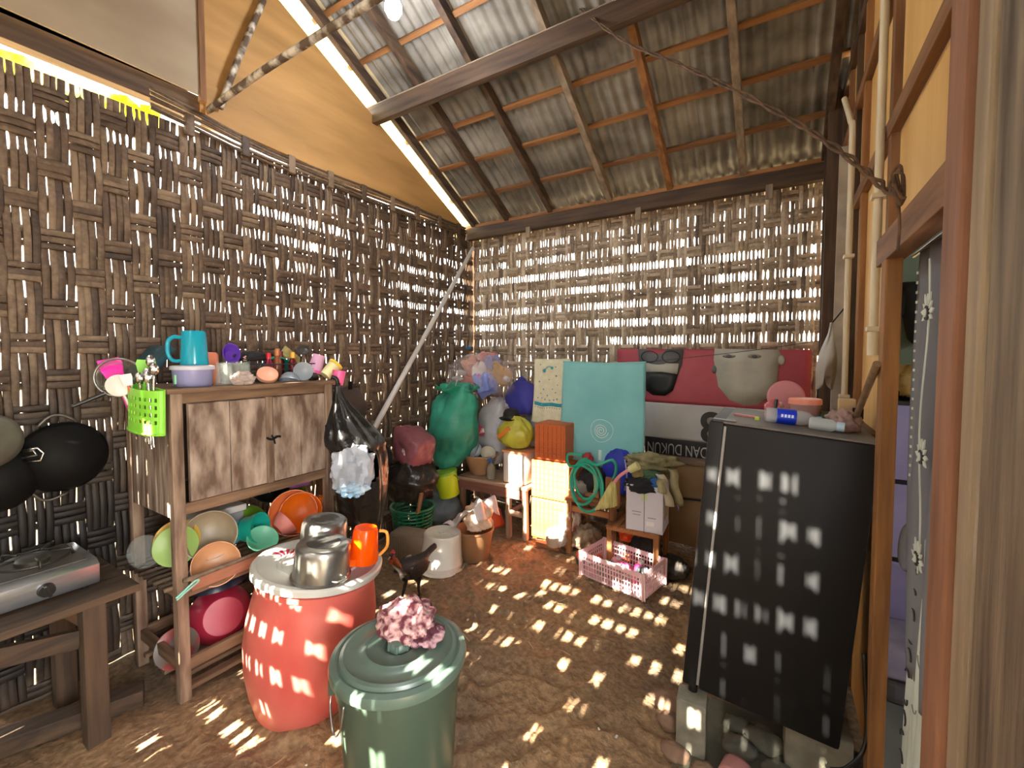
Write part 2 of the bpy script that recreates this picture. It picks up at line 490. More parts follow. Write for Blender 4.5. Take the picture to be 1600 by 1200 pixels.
wl2 = MB()
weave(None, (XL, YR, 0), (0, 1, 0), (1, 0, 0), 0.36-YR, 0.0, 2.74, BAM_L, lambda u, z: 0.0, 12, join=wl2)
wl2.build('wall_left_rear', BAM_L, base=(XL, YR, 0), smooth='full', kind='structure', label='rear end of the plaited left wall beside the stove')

wb = thing('wall_back', 'back wall of plaited grey bamboo with bright gaps above the banner', None, (XL, YB, 0), kind='structure')
def open_b(u, z):
    x = XL + u
    nz = noise.noise(Vector((x*2.1, z*2.2, 8.8)))
    lo = 1.72 - 0.24*sstep(-1.5, -1.1, x)
    o_ = sstep(lo-0.06, lo+0.08, z)*(1 - 0.72*sstep(2.28, 2.5, z) )*max(0.12, min(1, 0.82 + nz*0.9))
    if nz > 0.35: o_ += 0.12
    return min(1, o_)
weave(wb, (XL, YB, 0), (1, 0, 0), (0, -1, 0), 3.03, 0.0, 2.72, BAM_B, open_b, 23)

# rear wall behind the camera: the sun falls through its gaps
wr = MB()
def open_r(u, z):
    x = XL + u
    nz = noise.noise(Vector((x*1.9, z*3.0, 1.7))); n2 = noise.noise(Vector((x*6.0, z*5.0, 4.1)))
    o_ = 0.0
    if nz > -0.05 and n2 > -0.05: o_ = 0.34
    if -1.25 < x < -0.40 and z > 1.0: o_ = 0.36 if n2 > -0.12 else 0.06
    if x > -0.40: o_ = (0.48 if n2 > -0.12 else 0.12) if 2.10 < z < 2.72 else (0.12 if z < 1.0 else 0.03)
    if -2.15 < x < -1.45 and 1.15 < z < 2.0: o_ = 0.60 if n2 > -0.3 else 0.25
    if x > 0.12 or x < -2.3: o_ = 0.0
    return o_
def cut_r(u, z):
    x = XL + u
    return (-1.80 < x < -1.44 and z > 2.62) or (-1.32 < x < -1.27 and 2.05 < z < 2.12)
weave(None, (XL, YR, 0), (1, 0, 0), (0, 1, 0), XR-XL, 0.0, 2.84, BAM_B, open_r, 37, join=wr, cut=cut_r, big=True, p=0.035, pitch=0.16)
wr.build('wall_rear', BAM_B, base=(XL, YR, 0), smooth='full', kind='structure', label='plaited bamboo wall behind the viewer, sunlit from outside')

# ---- timber frame and wall plate
DARKW = {a: wood('dark_timber', '#2e2119', '#5a4533', a) for a in 'xyz'}
MIDW = {a: wood('brown_timber', '#5f3f27', '#8f6641', a) for a in 'xyz'}
ORW = {a: wood('orange_timber', '#6e472a', '#a07040', a) for a in 'xyz'}
GREYW = {a: wood('grey_timber', '#6b5c4c', '#9c8c78', a) for a in 'xyz'}
def structure(name, mb, mat, label=None, bevel=0.0, parent=None, smooth=False):
    return mb.build(name, mat, parent, bevel=bevel, smooth=smooth, kind=None if parent else 'structure', label=label)

structure('trim_1', MB().span((XL-0.02, 3.63, 2.68), (XR, 3.70, 2.79)), DARKW['x'], 'dark wall plate along the top of the back wall', 0.004)
structure('trim_2', MB().span((XL-0.02, 3.64, 2.795), (XR, 3.70, 2.825)), ORW['x'], 'thin orange batten on the back wall plate', 0.002)
for i, px in enumerate((-2.05, -1.02, -0.1)):
    MB().span((px-0.022, 3.61, 2.60), (px+0.022, 3.635, 2.70)).build('cleat', GREYW['z'], bpy.data.objects['trim_1'], bevel=0.003)
structure('trim_3', MB().span((XL-0.10, -0.1, 2.83), (XL-0.03, 1.24, 2.95)), DARKW['y'], 'blackened beam over the left wall below the grey board', 0.004)
# corner post and posts outside the left wall
structure('trim_4', MB().span((XL-0.10, YB-0.05, 0), (XL-0.02, YB+0.06, 2.8)), MIDW['z'], 'corner post where left and back wall meet', 0.004)
# bamboo bundle binding the top of the left wall
bun = thing('trim_5', 'bundled bamboo laths bound along the top of the left wall', None, (XL+0.02, 1.0, 2.70), kind='structure')
rnd = random.Random(5)
for k in range(5):
    zz = 2.70 + 0.022*k; pts = [(XL + 0.022 + 0.004*math.sin(k*2+y*2), y, zz + 0.006*math.sin(y*4+k) + 0.10*(1-sstep(0.95, 1.6, y))*0.6) for y in [0.98 + 0.2*i for i in range(14)]]
    MB().tube(pts, 0.0095, 6).build('lath', BAM_L, bun, smooth='full')
for k in range(9):
    y = 1.15 + 0.29*k
    MB().box((XL+0.022, y, 2.745), (0.030, 0.045, 0.115)).build('binding', BAM_L, bun, bevel=0.006)
# translucent strip added for the yellow-green light in the gap over the left wall
structure('trim_6', MB().sheet(24, 3, lambda u, v: (XL-0.32 + 0.03*math.sin(u*60), -0.1 + 1.25*u, 2.765 + 0.15*v), 0.003),
          M('yellow_gap_tint', '#e6ec3a', 0.5, '#eef0c0', 5, translucent=0.7, contrast=(0.45, 0.6)), 'added yellow sheet standing in for light through the gap over the left wall')

# ---- gable boards above the left wall
gab = thing('wall_gable', 'plywood gable boards above the left bamboo wall', None, (XL, 1.2, 2.76), kind='structure')
PLY = M('plywood_tan', '#94703f', 0.7, '#b68b54', 1.4, (1, 0.8, 5), 0.05)
PLYG = M('plywood_grey', '#8a7a66', 0.8, '#a89a84', 1.5, (1, 1, 2.0), 0.05)
def gpoly(mb, pts, x, th=0.012):   # pts (y,z)
    n = len(pts)
    vs = [(x, y, z) for y, z in pts] + [(x+th, y, z) for y, z in pts]
    mb.add(vs, [list(range(n)), [n+i for i in range(n)][::-1]] + [(i, (i+1) % n, n+(i+1) % n, n+i) for i in range(n)]); return mb
GAP = 0.21
gpoly(MB(), [(1.22, 2.78), (3.70, 2.74), (RID_Y, roof_z(RID_Y)-GAP), (1.22, roof_z(1.22)-GAP)], XL-0.015).build('board', PLY, gab)
gpoly(MB(), [(1.24, 2.82), (1.86, 2.80), (1.84, 2.935), (1.24, 3.03)], XL+0.001, 0.010).build('board', PLY, gab, bevel=0.002)
gpoly(MB(), [(-0.3, 2.93), (1.22, 2.93), (1.22, roof_z(1.22)-GAP), (-0.3, roof_z(-0.3)-0.02)], XL+0.01, 0.012).build('board', PLYG, gab)
MB().span((XL+0.0, 1.205, 2.9), (XL+0.035, 1.235, 3.6)).build('batten', MIDW['z'], gab, bevel=0.003)

# ---- roof
roof = thing('ceiling', 'underside of a pitched corrugated sheet roof on rafters and battens', None, (-1.2, RID_Y, roof_z(RID_Y)), kind='structure')
TIN = M('weathered_corrugated_sheet', '#504c46', 0.40, '#a19c92', 3.0, (1.0, 1.6, 1.6), 0.12, rand=0.10, contrast=(0.3, 0.75))
FIB = M('pale_fibreglass_sheet', '#e9e6b8', 0.4, '#c9d6b0', 4, (1, 3, 3), translucent=0.6)
def corr(x0, x1, ya, yb, lift=0.0, pw=0.078, amp=0.0125):
    n = int((x1-x0)/pw*8)+1
    return MB().sheet(n, 6, lambda u, v: (x0+(x1-x0)*u, ya+(yb-ya)*v, roof_z(ya+(yb-ya)*v) + lift + amp*math.sin(2*PI*(x0+(x1-x0)*u)/pw)), 0.0025)
xs = [-2.74, -2.02, -1.30, -0.58, 0.14, 0.60]
for i in range(5):
    corr(xs[i]-0.02, xs[i+1]+0.06, 4.02, 2.62, 0.002*(i % 2)).build('roof_sheet', TIN, roof, smooth='full')
    corr(xs[i]-0.02, xs[i+1]+0.06, 2.74, RID_Y, 0.016+0.002*(i % 2)).build('roof_sheet', TIN, roof, smooth='full')
    if i == 1:   # a short sheet leaves a gap at the rear eave
        for xa, xb, ye in ((-2.04, -1.98, -0.36), (-1.98, -1.43, -0.045), (-1.43, -1.24, -0.36)):
            corr(xa, xb, RID_Y, ye, 0.016).build('roof_sheet', TIN, roof, smooth='full')
    else: corr(xs[i]-0.02, xs[i+1]+0.06, RID_Y, -0.36, 0.016+0.002*(i % 2)).build('roof_sheet', TIN, roof, smooth='full')
corr(-3.12, -2.74, 4.02, RID_Y, 0.005).build('roof_sheet', FIB, roof, smooth='full', label='pale translucent sheet along the gable edge')
corr(-3.12, -2.74, RID_Y, -0.36, 0.005).build('roof_sheet', TIN, roof, smooth='full')
def rafter(x, mat, y0=3.76, y1=RID_Y, wd=0.045, ht=0.075, dz=-0.075):
    return MB().bar((x, y0, roof_z(y0)+dz), (x, y1, roof_z(y1)+dz), wd, ht)
for x, mt in ((-2.70, DARKW), (-2.30, DARKW), (-1.83, DARKW), (-1.27, GREYW), (-0.78, ORW), (-0.27, GREYW), (0.22, DARKW)):
    rafter(x, mt).build('rafter', mt['y'], roof, bevel=0.003)
    rafter(x, mt, RID_Y, -0.36).build('rafter', mt['y'], roof, bevel=0.003)
for i, y in enumerate((3.74, 3.42, 3.11, 2.82, 2.53, 2.24, 1.95)):
    MB().box((-1.26, y, roof_z(y)-0.026), (3.1, 0.035, 0.024), (math.atan(-SL), 0, 0)).build('batten', (ORW if i % 3 != 1 else MIDW)['x'], roof, bevel=0.002)
MB().bar((-3.0, 2.45, roof_z(2.45)-0.175), (0.3, 2.45, roof_z(2.45)-0.175), 0.05, 0.13).build('purlin', DARKW['x'], roof, bevel=0.004)
MB().bar((-3.0, 2.45, roof_z(2.45)-0.107), (0.3, 2.45, roof_z(2.45)-0.107), 0.054, 0.008).build('purlin_edge', GREYW['x'], roof)
MB().bar((-2.72, RID_Y, roof_z(RID_Y)-0.16), (0.3, RID_Y, roof_z(RID_Y)-0.16), 0.06, 0.10).build('ridge_beam', DARKW['x'], roof, bevel=0.004)
# rear wall plate: closes the eave behind the camera apart from one gap
for a, b in ((XL, -1.97), (-1.44, XR)):
    MB().span((a, YR-0.05, 2.78), (b, YR+0.02, 2.93)).build('rear_plate', DARKW['x'], roof)
structure('trim_15', MB().span((0.14, YR-0.06, 0), (0.34, YR+0.05, 2.9)), DARKW['z'], 'added unseen post behind the viewer blocking sun at the rear wall end')  # unseen post added to keep sun from leaking past the rear wall
# cobwebbed poles
web = M('cobwebbed_pole', '#5a4a3c', 0.95, '#c9c1b4', 14, None, 0.4, contrast=(0.45, 0.62))
structure('trim_7', MB().tube(smooth_path([(-2.76, 1.25, 2.87), (-2.2, 1.235, 2.885), (-1.5, 1.215, 2.87), (-0.6, 1.2, 2.88), (0.28, 1.19, 2.87)]), 0.017, 8), web, 'cobwebbed round tie pole crossing under the roof', smooth='full')
structure('trim_8', MB().tube(smooth_path([(-2.74, 1.30, 2.90), (-2.73, 1.40, 3.22), (-2.735, 1.56, 3.66)]), 0.017, 8), web, 'thin grey pole slanting up the gable boards', smooth='full')

# ---- right wall: plywood panels between studs and rails, doorway, grey planks
wrt = thing('wall_right', 'right wall of pale plywood panels between brown studs and rails', None, (XR, 2.5, 0), kind='structure')
PLYY = M('plywood_yellow', '#c69a58', 0.65, '#dcb673', 1.2, (1, 6, 0.7), 0.04)
PX = XR + 0.012
def rp(y0, y1, z0, z1, mat=PLYY, name='panel'):
    return MB().span((PX, y0, z0), (PX+0.012, y1, z1)).build(name, mat, wrt)
rp(1.84, 2.46, 0.0, 2.20); rp(2.50, 3.10, 0.0, 2.20); rp(3.14, 3.74, 0.0, 2.20)
rp(1.84, 2.46, 2.26, 3.75); rp(2.50, 3.10, 2.26, 3.4); rp(3.14, 3.74, 2.26, 3.15)
rp(0.95, 1.83, 1.88, 2.20); rp(0.95, 1.83, 2.26, 4.1)
def stud(y, z0, z1, mat, wd=0.05, dp=0.022, name='stud'):
    return MB().span((PX-dp, y-wd/2, z0), (PX+0.002, y+wd/2, z1)).build(name, mat, wrt, bevel=0.003)
stud(2.46, 0, 3.4, ORW['z']); stud(2.72, 0, 3.3, DARKW['z']); stud(3.02, 0, 3.15, MIDW['z']); stud(3.30, 0, 3.0, DARKW['z'])
stud(1.86, 1.84, 3.75, MIDW['z'], 0.045); stud(3.62, 0, 2.85, DARKW['z'], 0.07, 0.09)
def rail(z, y0, y1, mat, ht=0.055, dp=0.026, name='rail'):
    return MB().span((PX-dp, y0, z-ht/2), (PX+0.001, y1, z+ht/2)).build(name, mat, wrt, bevel=0.003)
rail(2.23, 1.132, 3.7, MIDW['y']); rail(2.70, 1.132, 3.7, MIDW['y'])
rail(3.05, 1.2, 3.6, DARKW['y'], 0.06); rail(1.2, 2.0, 3.7, MIDW['y'], 0.04, 0.03)
rail(1.825, 1.132, 1.84, MIDW['y'], 0.085, 0.048, 'door_lintel')
# dark boards standing beside the back wall end
structure('trim_9', MB().bar((0.215, 3.60, 0.0), (0.255, 3.62, 3.05), 0.045, 0.05, (0, 1, 0)), DARKW['z'], 'blackened post at the end of the back wall', 0.003)
structure('trim_10', MB().bar((0.25, 3.30, 0.0), (0.26, 3.34, 3.2), 0.03, 0.10, (1, 0, 0)), DARKW['z'], 'dark leaning plank beside the back wall end', 0.003)
structure('trim_11', MB().bar((0.252, 2.90, 0.6), (0.262, 2.93, 2.6), 0.012, 0.05, (1, 0, 0)), M('whitewashed', '#b9b2a6', 0.8, '#8a8276', 6), 'pale grey strip on the right wall beyond the conduit', 0.002)
# door jambs
structure('trim_12', MB().span((XR-0.035, 1.685, 0), (XR+0.005, 1.752, 1.79)), wood('door_jamb', '#6e4a2c', '#a5743f', 'z'), 'brown jamb on the far side of the doorway', 0.004)
REDW = wood('reddish_jamb', '#6e4a36', '#9c7056', 'z', k=8)
structure('trim_13', MB().span((XR-0.04, 1.035, 0), (XR+0.05, 1.13, 4.0)), REDW, 'reddish brown jamb on the near side of the doorway', 0.006)
pw = thing('wall_near', 'weathered grey planks right of the doorway', None, (XR, 0.5, 0), kind='structure')
PLK = wood('weathered_plank', '#443a2f', '#857764', 'z', scale=9, k=14, bump=0.6, contrast=(0.3, 0.68))
MB().span((XR-0.028, 0.972, 0), (XR+0.0, 1.032, 4.0)).build('edge_strip', wood('pale_edge', '#83735f', '#a5967f', 'z'), pw, bevel=0.006)
yy = [0.970, 0.76, 0.54, 0.30, 0.04, -0.3]
for i in range(5):
    MB().span((XR-0.02+0.004*(i % 2), yy[i+1]+0.003, 0 if i < 3 else 2.12), (XR+0.015, yy[i]-0.003, 4.2)).build('plank', PLK, pw, bevel=0.003)

# ---- lower solid panel in the back wall
structure('wall_low', MB().span((-1.05, 3.62, 0), (0.2, 3.66, 0.64)), M('plastered_low_wall', '#8d7355', 0.9, '#ad9470', 3.0, None, 0.25), 'low tan wall panel below the banner', 0.004)
structure('trim_14', MB().span((-1.08, 3.60, 0.645), (0.2, 3.68, 0.69)), GREYW['x'], 'grey board capping the low wall panel', 0.003)

# ---- room beyond the doorway
structure('wall_room', MB().span((XR+0.05, 3.62, -0.05), (2.6, 3.67, 2.6)), M('green_paint', '#6f7f6a', 0.8, '#7f8c78', 3), 'dull green painted wall of the next room')
structure('wall_room_side', MB().span((2.6, 0.3, -0.05), (2.65, 3.67, 2.6)), M('cream_paint', '#b0a890', 0.8), 'far side wall of the next room')
structure('wall_room_end', MB().span((XR+0.03, 0.30, -0.05), (2.65, 0.36, 2.6)), M('cream_paint', '#b0a890', 0.8), 'near end wall of the next room')
structure('ceiling_room', MB().span((XR+0.05, 0.3, 2.6), (2.65, 3.67, 2.64)), M('cream_paint', '#b0a890', 0.8), 'flat ceiling of the next room')
structure('floor_room', MB().span((XR+0.05, 0.3, -0.06), (2.65, 3.67, -0.01)), M('grey_cement', '#5d6160', 0.8, '#777a76', 4, None, 0.1), 'grey cement floor of the next room')
rl = bpy.data.lights.new('room_fill_light', 'AREA'); rl.shape = 'RECTANGLE'; rl.size = 0.9; rl.size_y = 1.0; rl.energy = 18; rl.color = (0.92, 0.95, 1)  # fill lamp added to brighten the next room, which has no window
ro = bpy.data.objects.new('room_fill_light', rl); COL.objects.link(ro); ro.location = (2.55, 1.6, 1.6); ro.rotation_euler = Vector((-1, 0.25, -0.1)).to_track_quat('-Z', 'Z').to_euler()

# ================================================================== LEFT SIDE: STOVE TABLE, CABINET, DRUMS
def bowl_prof(r, h, th=0.004, foot=0.5):
    out = [(0.0, 0.0), (r*foot, 0.0), (r*foot*1.05, h*0.03), (r*0.78, h*0.35), (r*0.93, h*0.7), (r, h)]
    inn = [(r-th, h), (r*0.93-th, h*0.72), (r*0.78-th, h*0.38+th*0.5), (r*foot*0.9, th*1.5), (0.0, th*1.5)]
    return out + inn
def plate_prof(r, h=0.022, th=0.004):
    return [(0, 0), (r*0.6, 0), (r*0.66, h*0.25), (r*0.97, h), (r, h+0.002), (r, h+th), (r*0.95, h+th), (r*0.64, h*0.25+th), (0, th)]
def face_rot(nrm, spin=0.0):
    """matrix turning +z to nrm"""
    return Vector(nrm).normalized().to_track_quat('Z', 'Y').to_matrix() @ Matrix.Rotation(spin, 3, 'Z')
def plast(name, c, rough=0.35, **k): return M('plastic_'+name, c, rough, **k)
STEEL = M('scratched_aluminium', '#7c7c7a', 0.28, '#aeada8', 18, (1, 1, 0.4), 0.06, metal=0.9)
CHROME = M('bright_steel', '#c9c9c6', 0.22, metal=1.0)
SOOT = M('sooty_iron', '#080707', 0.7, '#141210', 9, None, 0.15, spec=0.2)
BLACKP = M('black_plastic', '#101010', 0.35)
GLASS = film('clear_glass', '#e6efe8', 0.17, 0.04, 0.05)
CLEARP = film('clear_plastic', '#dfe6ea', 0.45, 0.15, 0.2)

# ---- stove table
fz = floor_h
st = thing('stove_table', 'low rough wooden table carrying the gas stove against the bamboo wall', 'table', (-2.46, 0.3, 0))
OLDW = {a: wood('smoky_wood', '#2c2119', '#57432f', a) for a in 'xyz'}
for i, (x0, x1) in enumerate(((-2.72, -2.56), (-2.555, -2.40), (-2.395, -2.23))):
    MB().span((x0, -0.15, 0.53), (x1, 0.70, 0.56)).build('plank', OLDW['y'], st, bevel=0.004)
for x, y in ((-2.27, 0.56), (-2.66, 0.56), (-2.27, -0.08), (-2.66, -0.08)):
    MB().span((x-0.035, y-0.035, fz(x, y)-0.01), (x+0.035, y+0.035, 0.53)).build('leg', OLDW['z'], st, bevel=0.006)
MB().bar((-2.62, 0.545, 0.44), (-2.30, 0.545, 0.49), 0.03, 0.09).build('brace', MIDW['x'], st, bevel=0.003)
MB().bar((-2.30, 0.10, 0.50), (-2.30, 0.53, 0.40), 0.03, 0.07).build('brace', OLDW['y'], st, bevel=0.003)

sv = thing('gas_stove', 'silver two-burner gas stove with black knobs on the rough table', 'stove', (-2.5, 0.33, 0.562))
sb = MB()
prof = [(-2.35, 0.575), (-2.345, 0.655), (-2.375, 0.672), (-2.67, 0.672), (-2.68, 0.575)]
n = len(prof); vs = [(x, 0.02, z) for x, z in prof] + [(x, 0.61, z) for x, z in prof]
sb.add(vs, [list(range(n)), [n+i for i in range(n)][::-1]] + [(i, (i+1) % n, n+(i+1) % n, n+i) for i in range(n)])
sb.build('body', M('brushed_steel', '#8f949a', 0.3, '#b3b7bb', 4, (8, 1, 8), 0.02, metal=0.85), sv, bevel=0.008, smooth=True)
for x, y in ((-2.38, 0.06), (-2.38, 0.57), (-2.65, 0.06), (-2.65, 0.57)):
    MB().cyl((x, y, 0.561), (x, y, 0.578), 0.014, seg=12).build('foot', BLACKP, sv)
for y in (0.16, 0.455):
    kn = MB().cyl((-2.350, y, 0.615), (-2.328, y, 0.615), 0.026, 0.023, 20).build('knob', BLACKP, sv, smooth=True)
    MB().box((-2.322, y, 0.615), (0.014, 0.010, 0.046), (0.3, 0, 0)).build('grip', BLACKP, kn, bevel=0.002)
MB().span((-2.385, 0.05, 0.672), (-2.66, 0.58, 0.676)).build('top_plate', M('dark_enamel', '#3a3632', 0.5, '#56504a', 6), sv)
for y in (0.17, 0.455):
    MB().lathe([(0.0, 0.676), (0.05, 0.676), (0.05, 0.692), (0.034, 0.700), (0.0, 0.700)], (-2.52, y, 0), 24).build('burner', M('burner_iron', '#3a3732', 0.5, '#6a655c', 12, metal=0.6), sv, smooth=True)
    gr = MB(); gr.tube([(-2.52+0.105*math.cos(a*PI/12), y+0.105*math.sin(a*PI/12), 0.690) for a in range(24)], 0.005, 6, closed=True)
    for q in range(5):
        a = q*2*PI/5; gr.tube([(-2.52+0.115*math.cos(a), y+0.115*math.sin(a), 0.680), (-2.52+0.11*math.cos(a), y+0.11*math.sin(a), 0.706), (-2.52+0.055*math.cos(a), y+0.055*math.sin(a), 0.706)], 0.005, 6)
    gr.build('grate', M('grate_iron', '#4a4640', 0.45, metal=0.7), sv, smooth='full')

# ---- woks on the wall
def wok(c, r, dep, label, tilt, handles, name='wok'):
    t = thing(name, label, 'wok', c, group='pans hung on the bamboo wall')
    m_ = face_rot(tilt)
    pf = [(0, -dep), (r*0.35, -dep*0.93), (r*0.68, -dep*0.62), (r*0.9, -dep*0.22), (r, 0), (r-0.005, 0.0), (r*0.89, -dep*0.19), (r*0.67, -dep*0.58), (r*0.34, -dep*0.89), (0, -dep*0.96)]
    MB(False).lathe(pf, (0, 0, 0), 40, m_).build('body', SOOT, t, smooth='full')
    for a in handles:
        ca, sa = math.cos(a), math.sin(a); pts = []
        for k in range(9):
            q = -0.5 + k/8; e = 0.045*math.cos(q*PI)
            pts.append(m_ @ Vector((ca*(r-0.008+e) - sa*q*0.13, sa*(r-0.008+e) + ca*q*0.13, 0.0)))
        MB(False).tube(pts, 0.006, 8).build('handle', M('wok_handle', '#6e675e', 0.4, metal=0.7), t, smooth='full')
    return t
wok((-2.735, 0.605, 1.045), 0.155, 0.09, 'big soot-black wok with two loop handles hung bottom out on the wall', (-1, 0, 0.0), (PI/2-0.12+PI*0, -PI/2+0.35))
t = wok((-2.72, 0.40, 0.985), 0.13, 0.08, 'smaller black pan hung at the left edge beside the big wok', (-1, 0.0, 0.0), ())
MB(False).tube([(0.035, 0.06, 0.115), (0.06, 0.11, 0.125), (0.06, 0.128, 0.10), (0.06, 0.118, 0.07), (0.03, 0.07, 0.07)], 0.005, 8).build('handle', CHROME, t, smooth='full')
t = thing('cooking_pot', 'dull grey cooking pot hung above the small black pan at the left edge', 'pot', (-2.70, 0.36, 1.13), group='pans hung on the bamboo wall')
MB(False).lathe([(0, 0.08), (0.09, 0.08), (0.11, 0.06), (0.115, -0.06), (0.11, -0.06), (0.10, 0.05), (0, 0.07)], (0, 0, 0.03), 32, face_rot((1, 0.05, 0.05))).build('body', M('dull_tin', '#5a564c', 0.5, '#7b766a', 8, metal=0.6), t, smooth='full')
MB(False).tube([(0.0, 0.10, -0.03), (0.03, 0.14, -0.03), (0.03, 0.15, -0.05), (0.0, 0.11, -0.06)], 0.005, 6).build('handle', STEEL, t, smooth='full')

# ---- timber lying under the stove
MB().bar((-2.62, 0.05, 0.02), (-2.36, 0.74, 0.015), 0.09, 0.07).build('timber_baulk', OLDW['y'], bevel=0.006, label='long smoke-brown timber lying on the dirt under the stove table', cat='timber')

# ---- dish cabinet
CX0, CX1, CY0, CY1, CZ = -2.70, -2.20, 0.815, 1.60, 1.355
cb = thing('dish_cabinet', 'tall weathered wooden dish cabinet with two plank doors and open slatted shelf', 'cabinet', ((CX0+CX1)/2, (CY0+CY1)/2, 0))
CABW = M('cabinet_old_wood', '#5a4434', 0.75, '#98816c', 3.4, (7, 7, 1.1), 0.3, contrast=(0.36, 0.66))
CABD = M('cabinet_door_wood', '#5e4838', 0.75, '#ad9988', 4.2, (5, 5, 1.4), 0.3, rand=0.06, contrast=(0.34, 0.68))
CABY = M('cabinet_rail_wood', '#533c2b', 0.75, '#86694f', 3.4, (7, 1.1, 7), 0.3)
for x in (CX0, CX1-0.045):
    for y in (CY0, CY1-0.045):
        MB().span((x, y, fz(x, y)-0.01), (x+0.045, y+0.045, CZ-0.02)).build('leg', CABW, cb, bevel=0.004)
MB().span((CX0-0.01, CY0-0.015, CZ-0.02), (CX1+0.012, CY1+0.015, CZ)).build('top_board', CABY, cb, bevel=0.003)
for z0, z1 in ((1.29, 1.335), (0.80, 0.85), (0.43, 0.475), (0.10, 0.15)):
    for x in (CX0+0.012, CX1-0.035):
        MB().span((x, CY0+0.045, z0), (x+0.024, CY1-0.045, z1)).build('rail', CABY, cb, bevel=0.003)
    for y in (CY0+0.012, CY1-0.035):
        MB().span((CX0+0.045, y, z0), (CX1-0.045, y+0.024, z1)).build('rail', wood('cabinet_cross', '#533c2b', '#86694f', 'x'), cb, bevel=0.003)
for i in range(3):
    a = CX0+0.045 + i*(CX1-CX0-0.09)/3; b = a + (CX1-CX0-0.09)/3 - 0.004
    MB().span((a, CY0+0.004, 0.79), (b, CY0+0.018, 1.335)).build('side_plank', M('bleached_side_wood', '#5a4636', 0.8, '#a39484', 3.6, (9, 9, 1.0), 0.35, contrast=(0.38, 0.68)), cb, bevel=0.002)
    MB().span((a, CY1-0.018, 0.79), (b, CY1-0.004, 1.335)).build('side_plank', CABW, cb, bevel=0.002)
    MB().span((CX0+0.004, CY0+0.045+i*0.232, 0.81), (CX0+0.016, CY0+0.045+i*0.232+0.228, 1.335)).build('back_plank', CABW, cb)
MB().span((CX0+0.02, CY0+0.02, 0.82), (CX1-0.03, CY1-0.02, 0.835)).build('cupboard_floor', CABY, cb)
ym = 1.235
MB().span((CX1-0.028, ym-0.016, 0.85), (CX1-0.004, ym+0.016, 1.29)).build('mullion', CABW, cb, bevel=0.002)
for ya, yb in ((CY0+0.066, ym-0.02), (ym+0.02, CY1-0.05)):
    d = MB().span((CX1-0.024, ya, 0.853), (CX1-0.012, yb, 1.287)).build('door', CABD, cb)
    ymid = ya + (yb-ya)*0.5
    for a, b in ((ya, ymid-0.002), (ymid+0.002, yb)):
        MB().span((CX1-0.012, a, 0.855), (CX1-0.001, b, 1.285)).build('door_plank', CABD, d, bevel=0.0015)
MB().tube(smooth_path([(CX1+0.002, ym-0.02, 1.085), (CX1+0.014, ym, 1.075), (CX1+0.012, ym+0.03, 1.085), (CX1+0.004, ym+0.05, 1.08)]), 0.006, 6).tube(smooth_path([(CX1+0.006, ym+0.005, 1.095), (CX1+0.018, ym+0.01, 1.07), (CX1+0.008, ym+0.02, 1.05)]), 0.004, 6).build('latch', SOOT, cb, smooth='full')
for k in range(9):
    x = CX0+0.03 + k*0.053
    MB().tube([(x, CY0-0.03, 0.482), (x+0.003*math.sin(k), 1.2, 0.478), (x, CY1-0.01, 0.482)], 0.009, 7).build('slat', BAM_L, cb, smooth='full')
    if k % 2 == 0: MB().span((x, CY0+0.02, 0.012), (x+0.045, CY1-0.02, 0.03)).build('lower_slat', CABY, cb)
MB().tube([(CX1+0.012, CY0+0.02, 0.52), (CX1+0.012, 1.55, 0.52)], 0.010, 7).build('front_rod', BAM_L, cb, smooth='full')
MB().span((CX1+0.002, CY0+0.05, 0.46), (CX1+0.014, CY1, 0.515)).build('front_lath', M('red_brown_lath', '#7a4a34', 0.7, '#a5735a', 5, (4, 1, 4), 0.3), cb, bevel=0.003)
MB().tube(smooth_path([(CX1+0.006, CY0-0.006, 0.455), (CX1+0.012, CY0+0.02, 0.475), (CX1+0.02, CY0+0.06, 0.505), (CX1+0.02, CY0+0.075, 0.50), (CX1+0.012, CY0+0.03, 0.47), (CX1+0.006, CY0-0.004, 0.445)]), 0.004, 6).build('string_tie', plast('mint_string', '#8fd0c0'), cb, smooth='full')

TOPZ = CZ + 0.001
# green cutlery holder hung on the cabinet side, with its tools
ch = thing('cutlery_holder', 'lime green perforated cutlery holder hanging from the side of the dish cabinet', 'cutlery holder', (-2.36, 0.775, 1.17), (0, R(4), 0))
GREEN = plast('lime', '#86cf3c', 0.4)
def holder_pt(u, z):
    a = PI + PI*u
    return (0.145*math.cos(a), 0.045*math.sin(a)*1.35 + 0.02, z)
hb = MB(False)
NU, NV = 27, 13
cells = {(i, j) for i in range(4, 24, 2) for j in range(3, 11, 2)}
for i in range(NU-1):
    for j in range(NV-1):
        if (i, j) in cells: continue
        q = [holder_pt((i+a)/(NU-1), 0.19*(j+b)/(NV-1)) for a, b in ((0, 0), (1, 0), (1, 1), (0, 1))]
        hb.add(q, [(0, 1, 2, 3)])
o = hb.build('body', GREEN, ch)
md = o.modifiers.new('thick', 'SOLIDIFY'); md.thickness = 0.004
MB(False).span((-0.147, 0.018, 0.0), (0.147, 0.024, 0.195)).build('back_plate', GREEN, ch)
MB(False).tube([holder_pt(k/16, 0.004) for k in range(17)], 0.006, 6).build('rim', GREEN, ch, smooth='full')
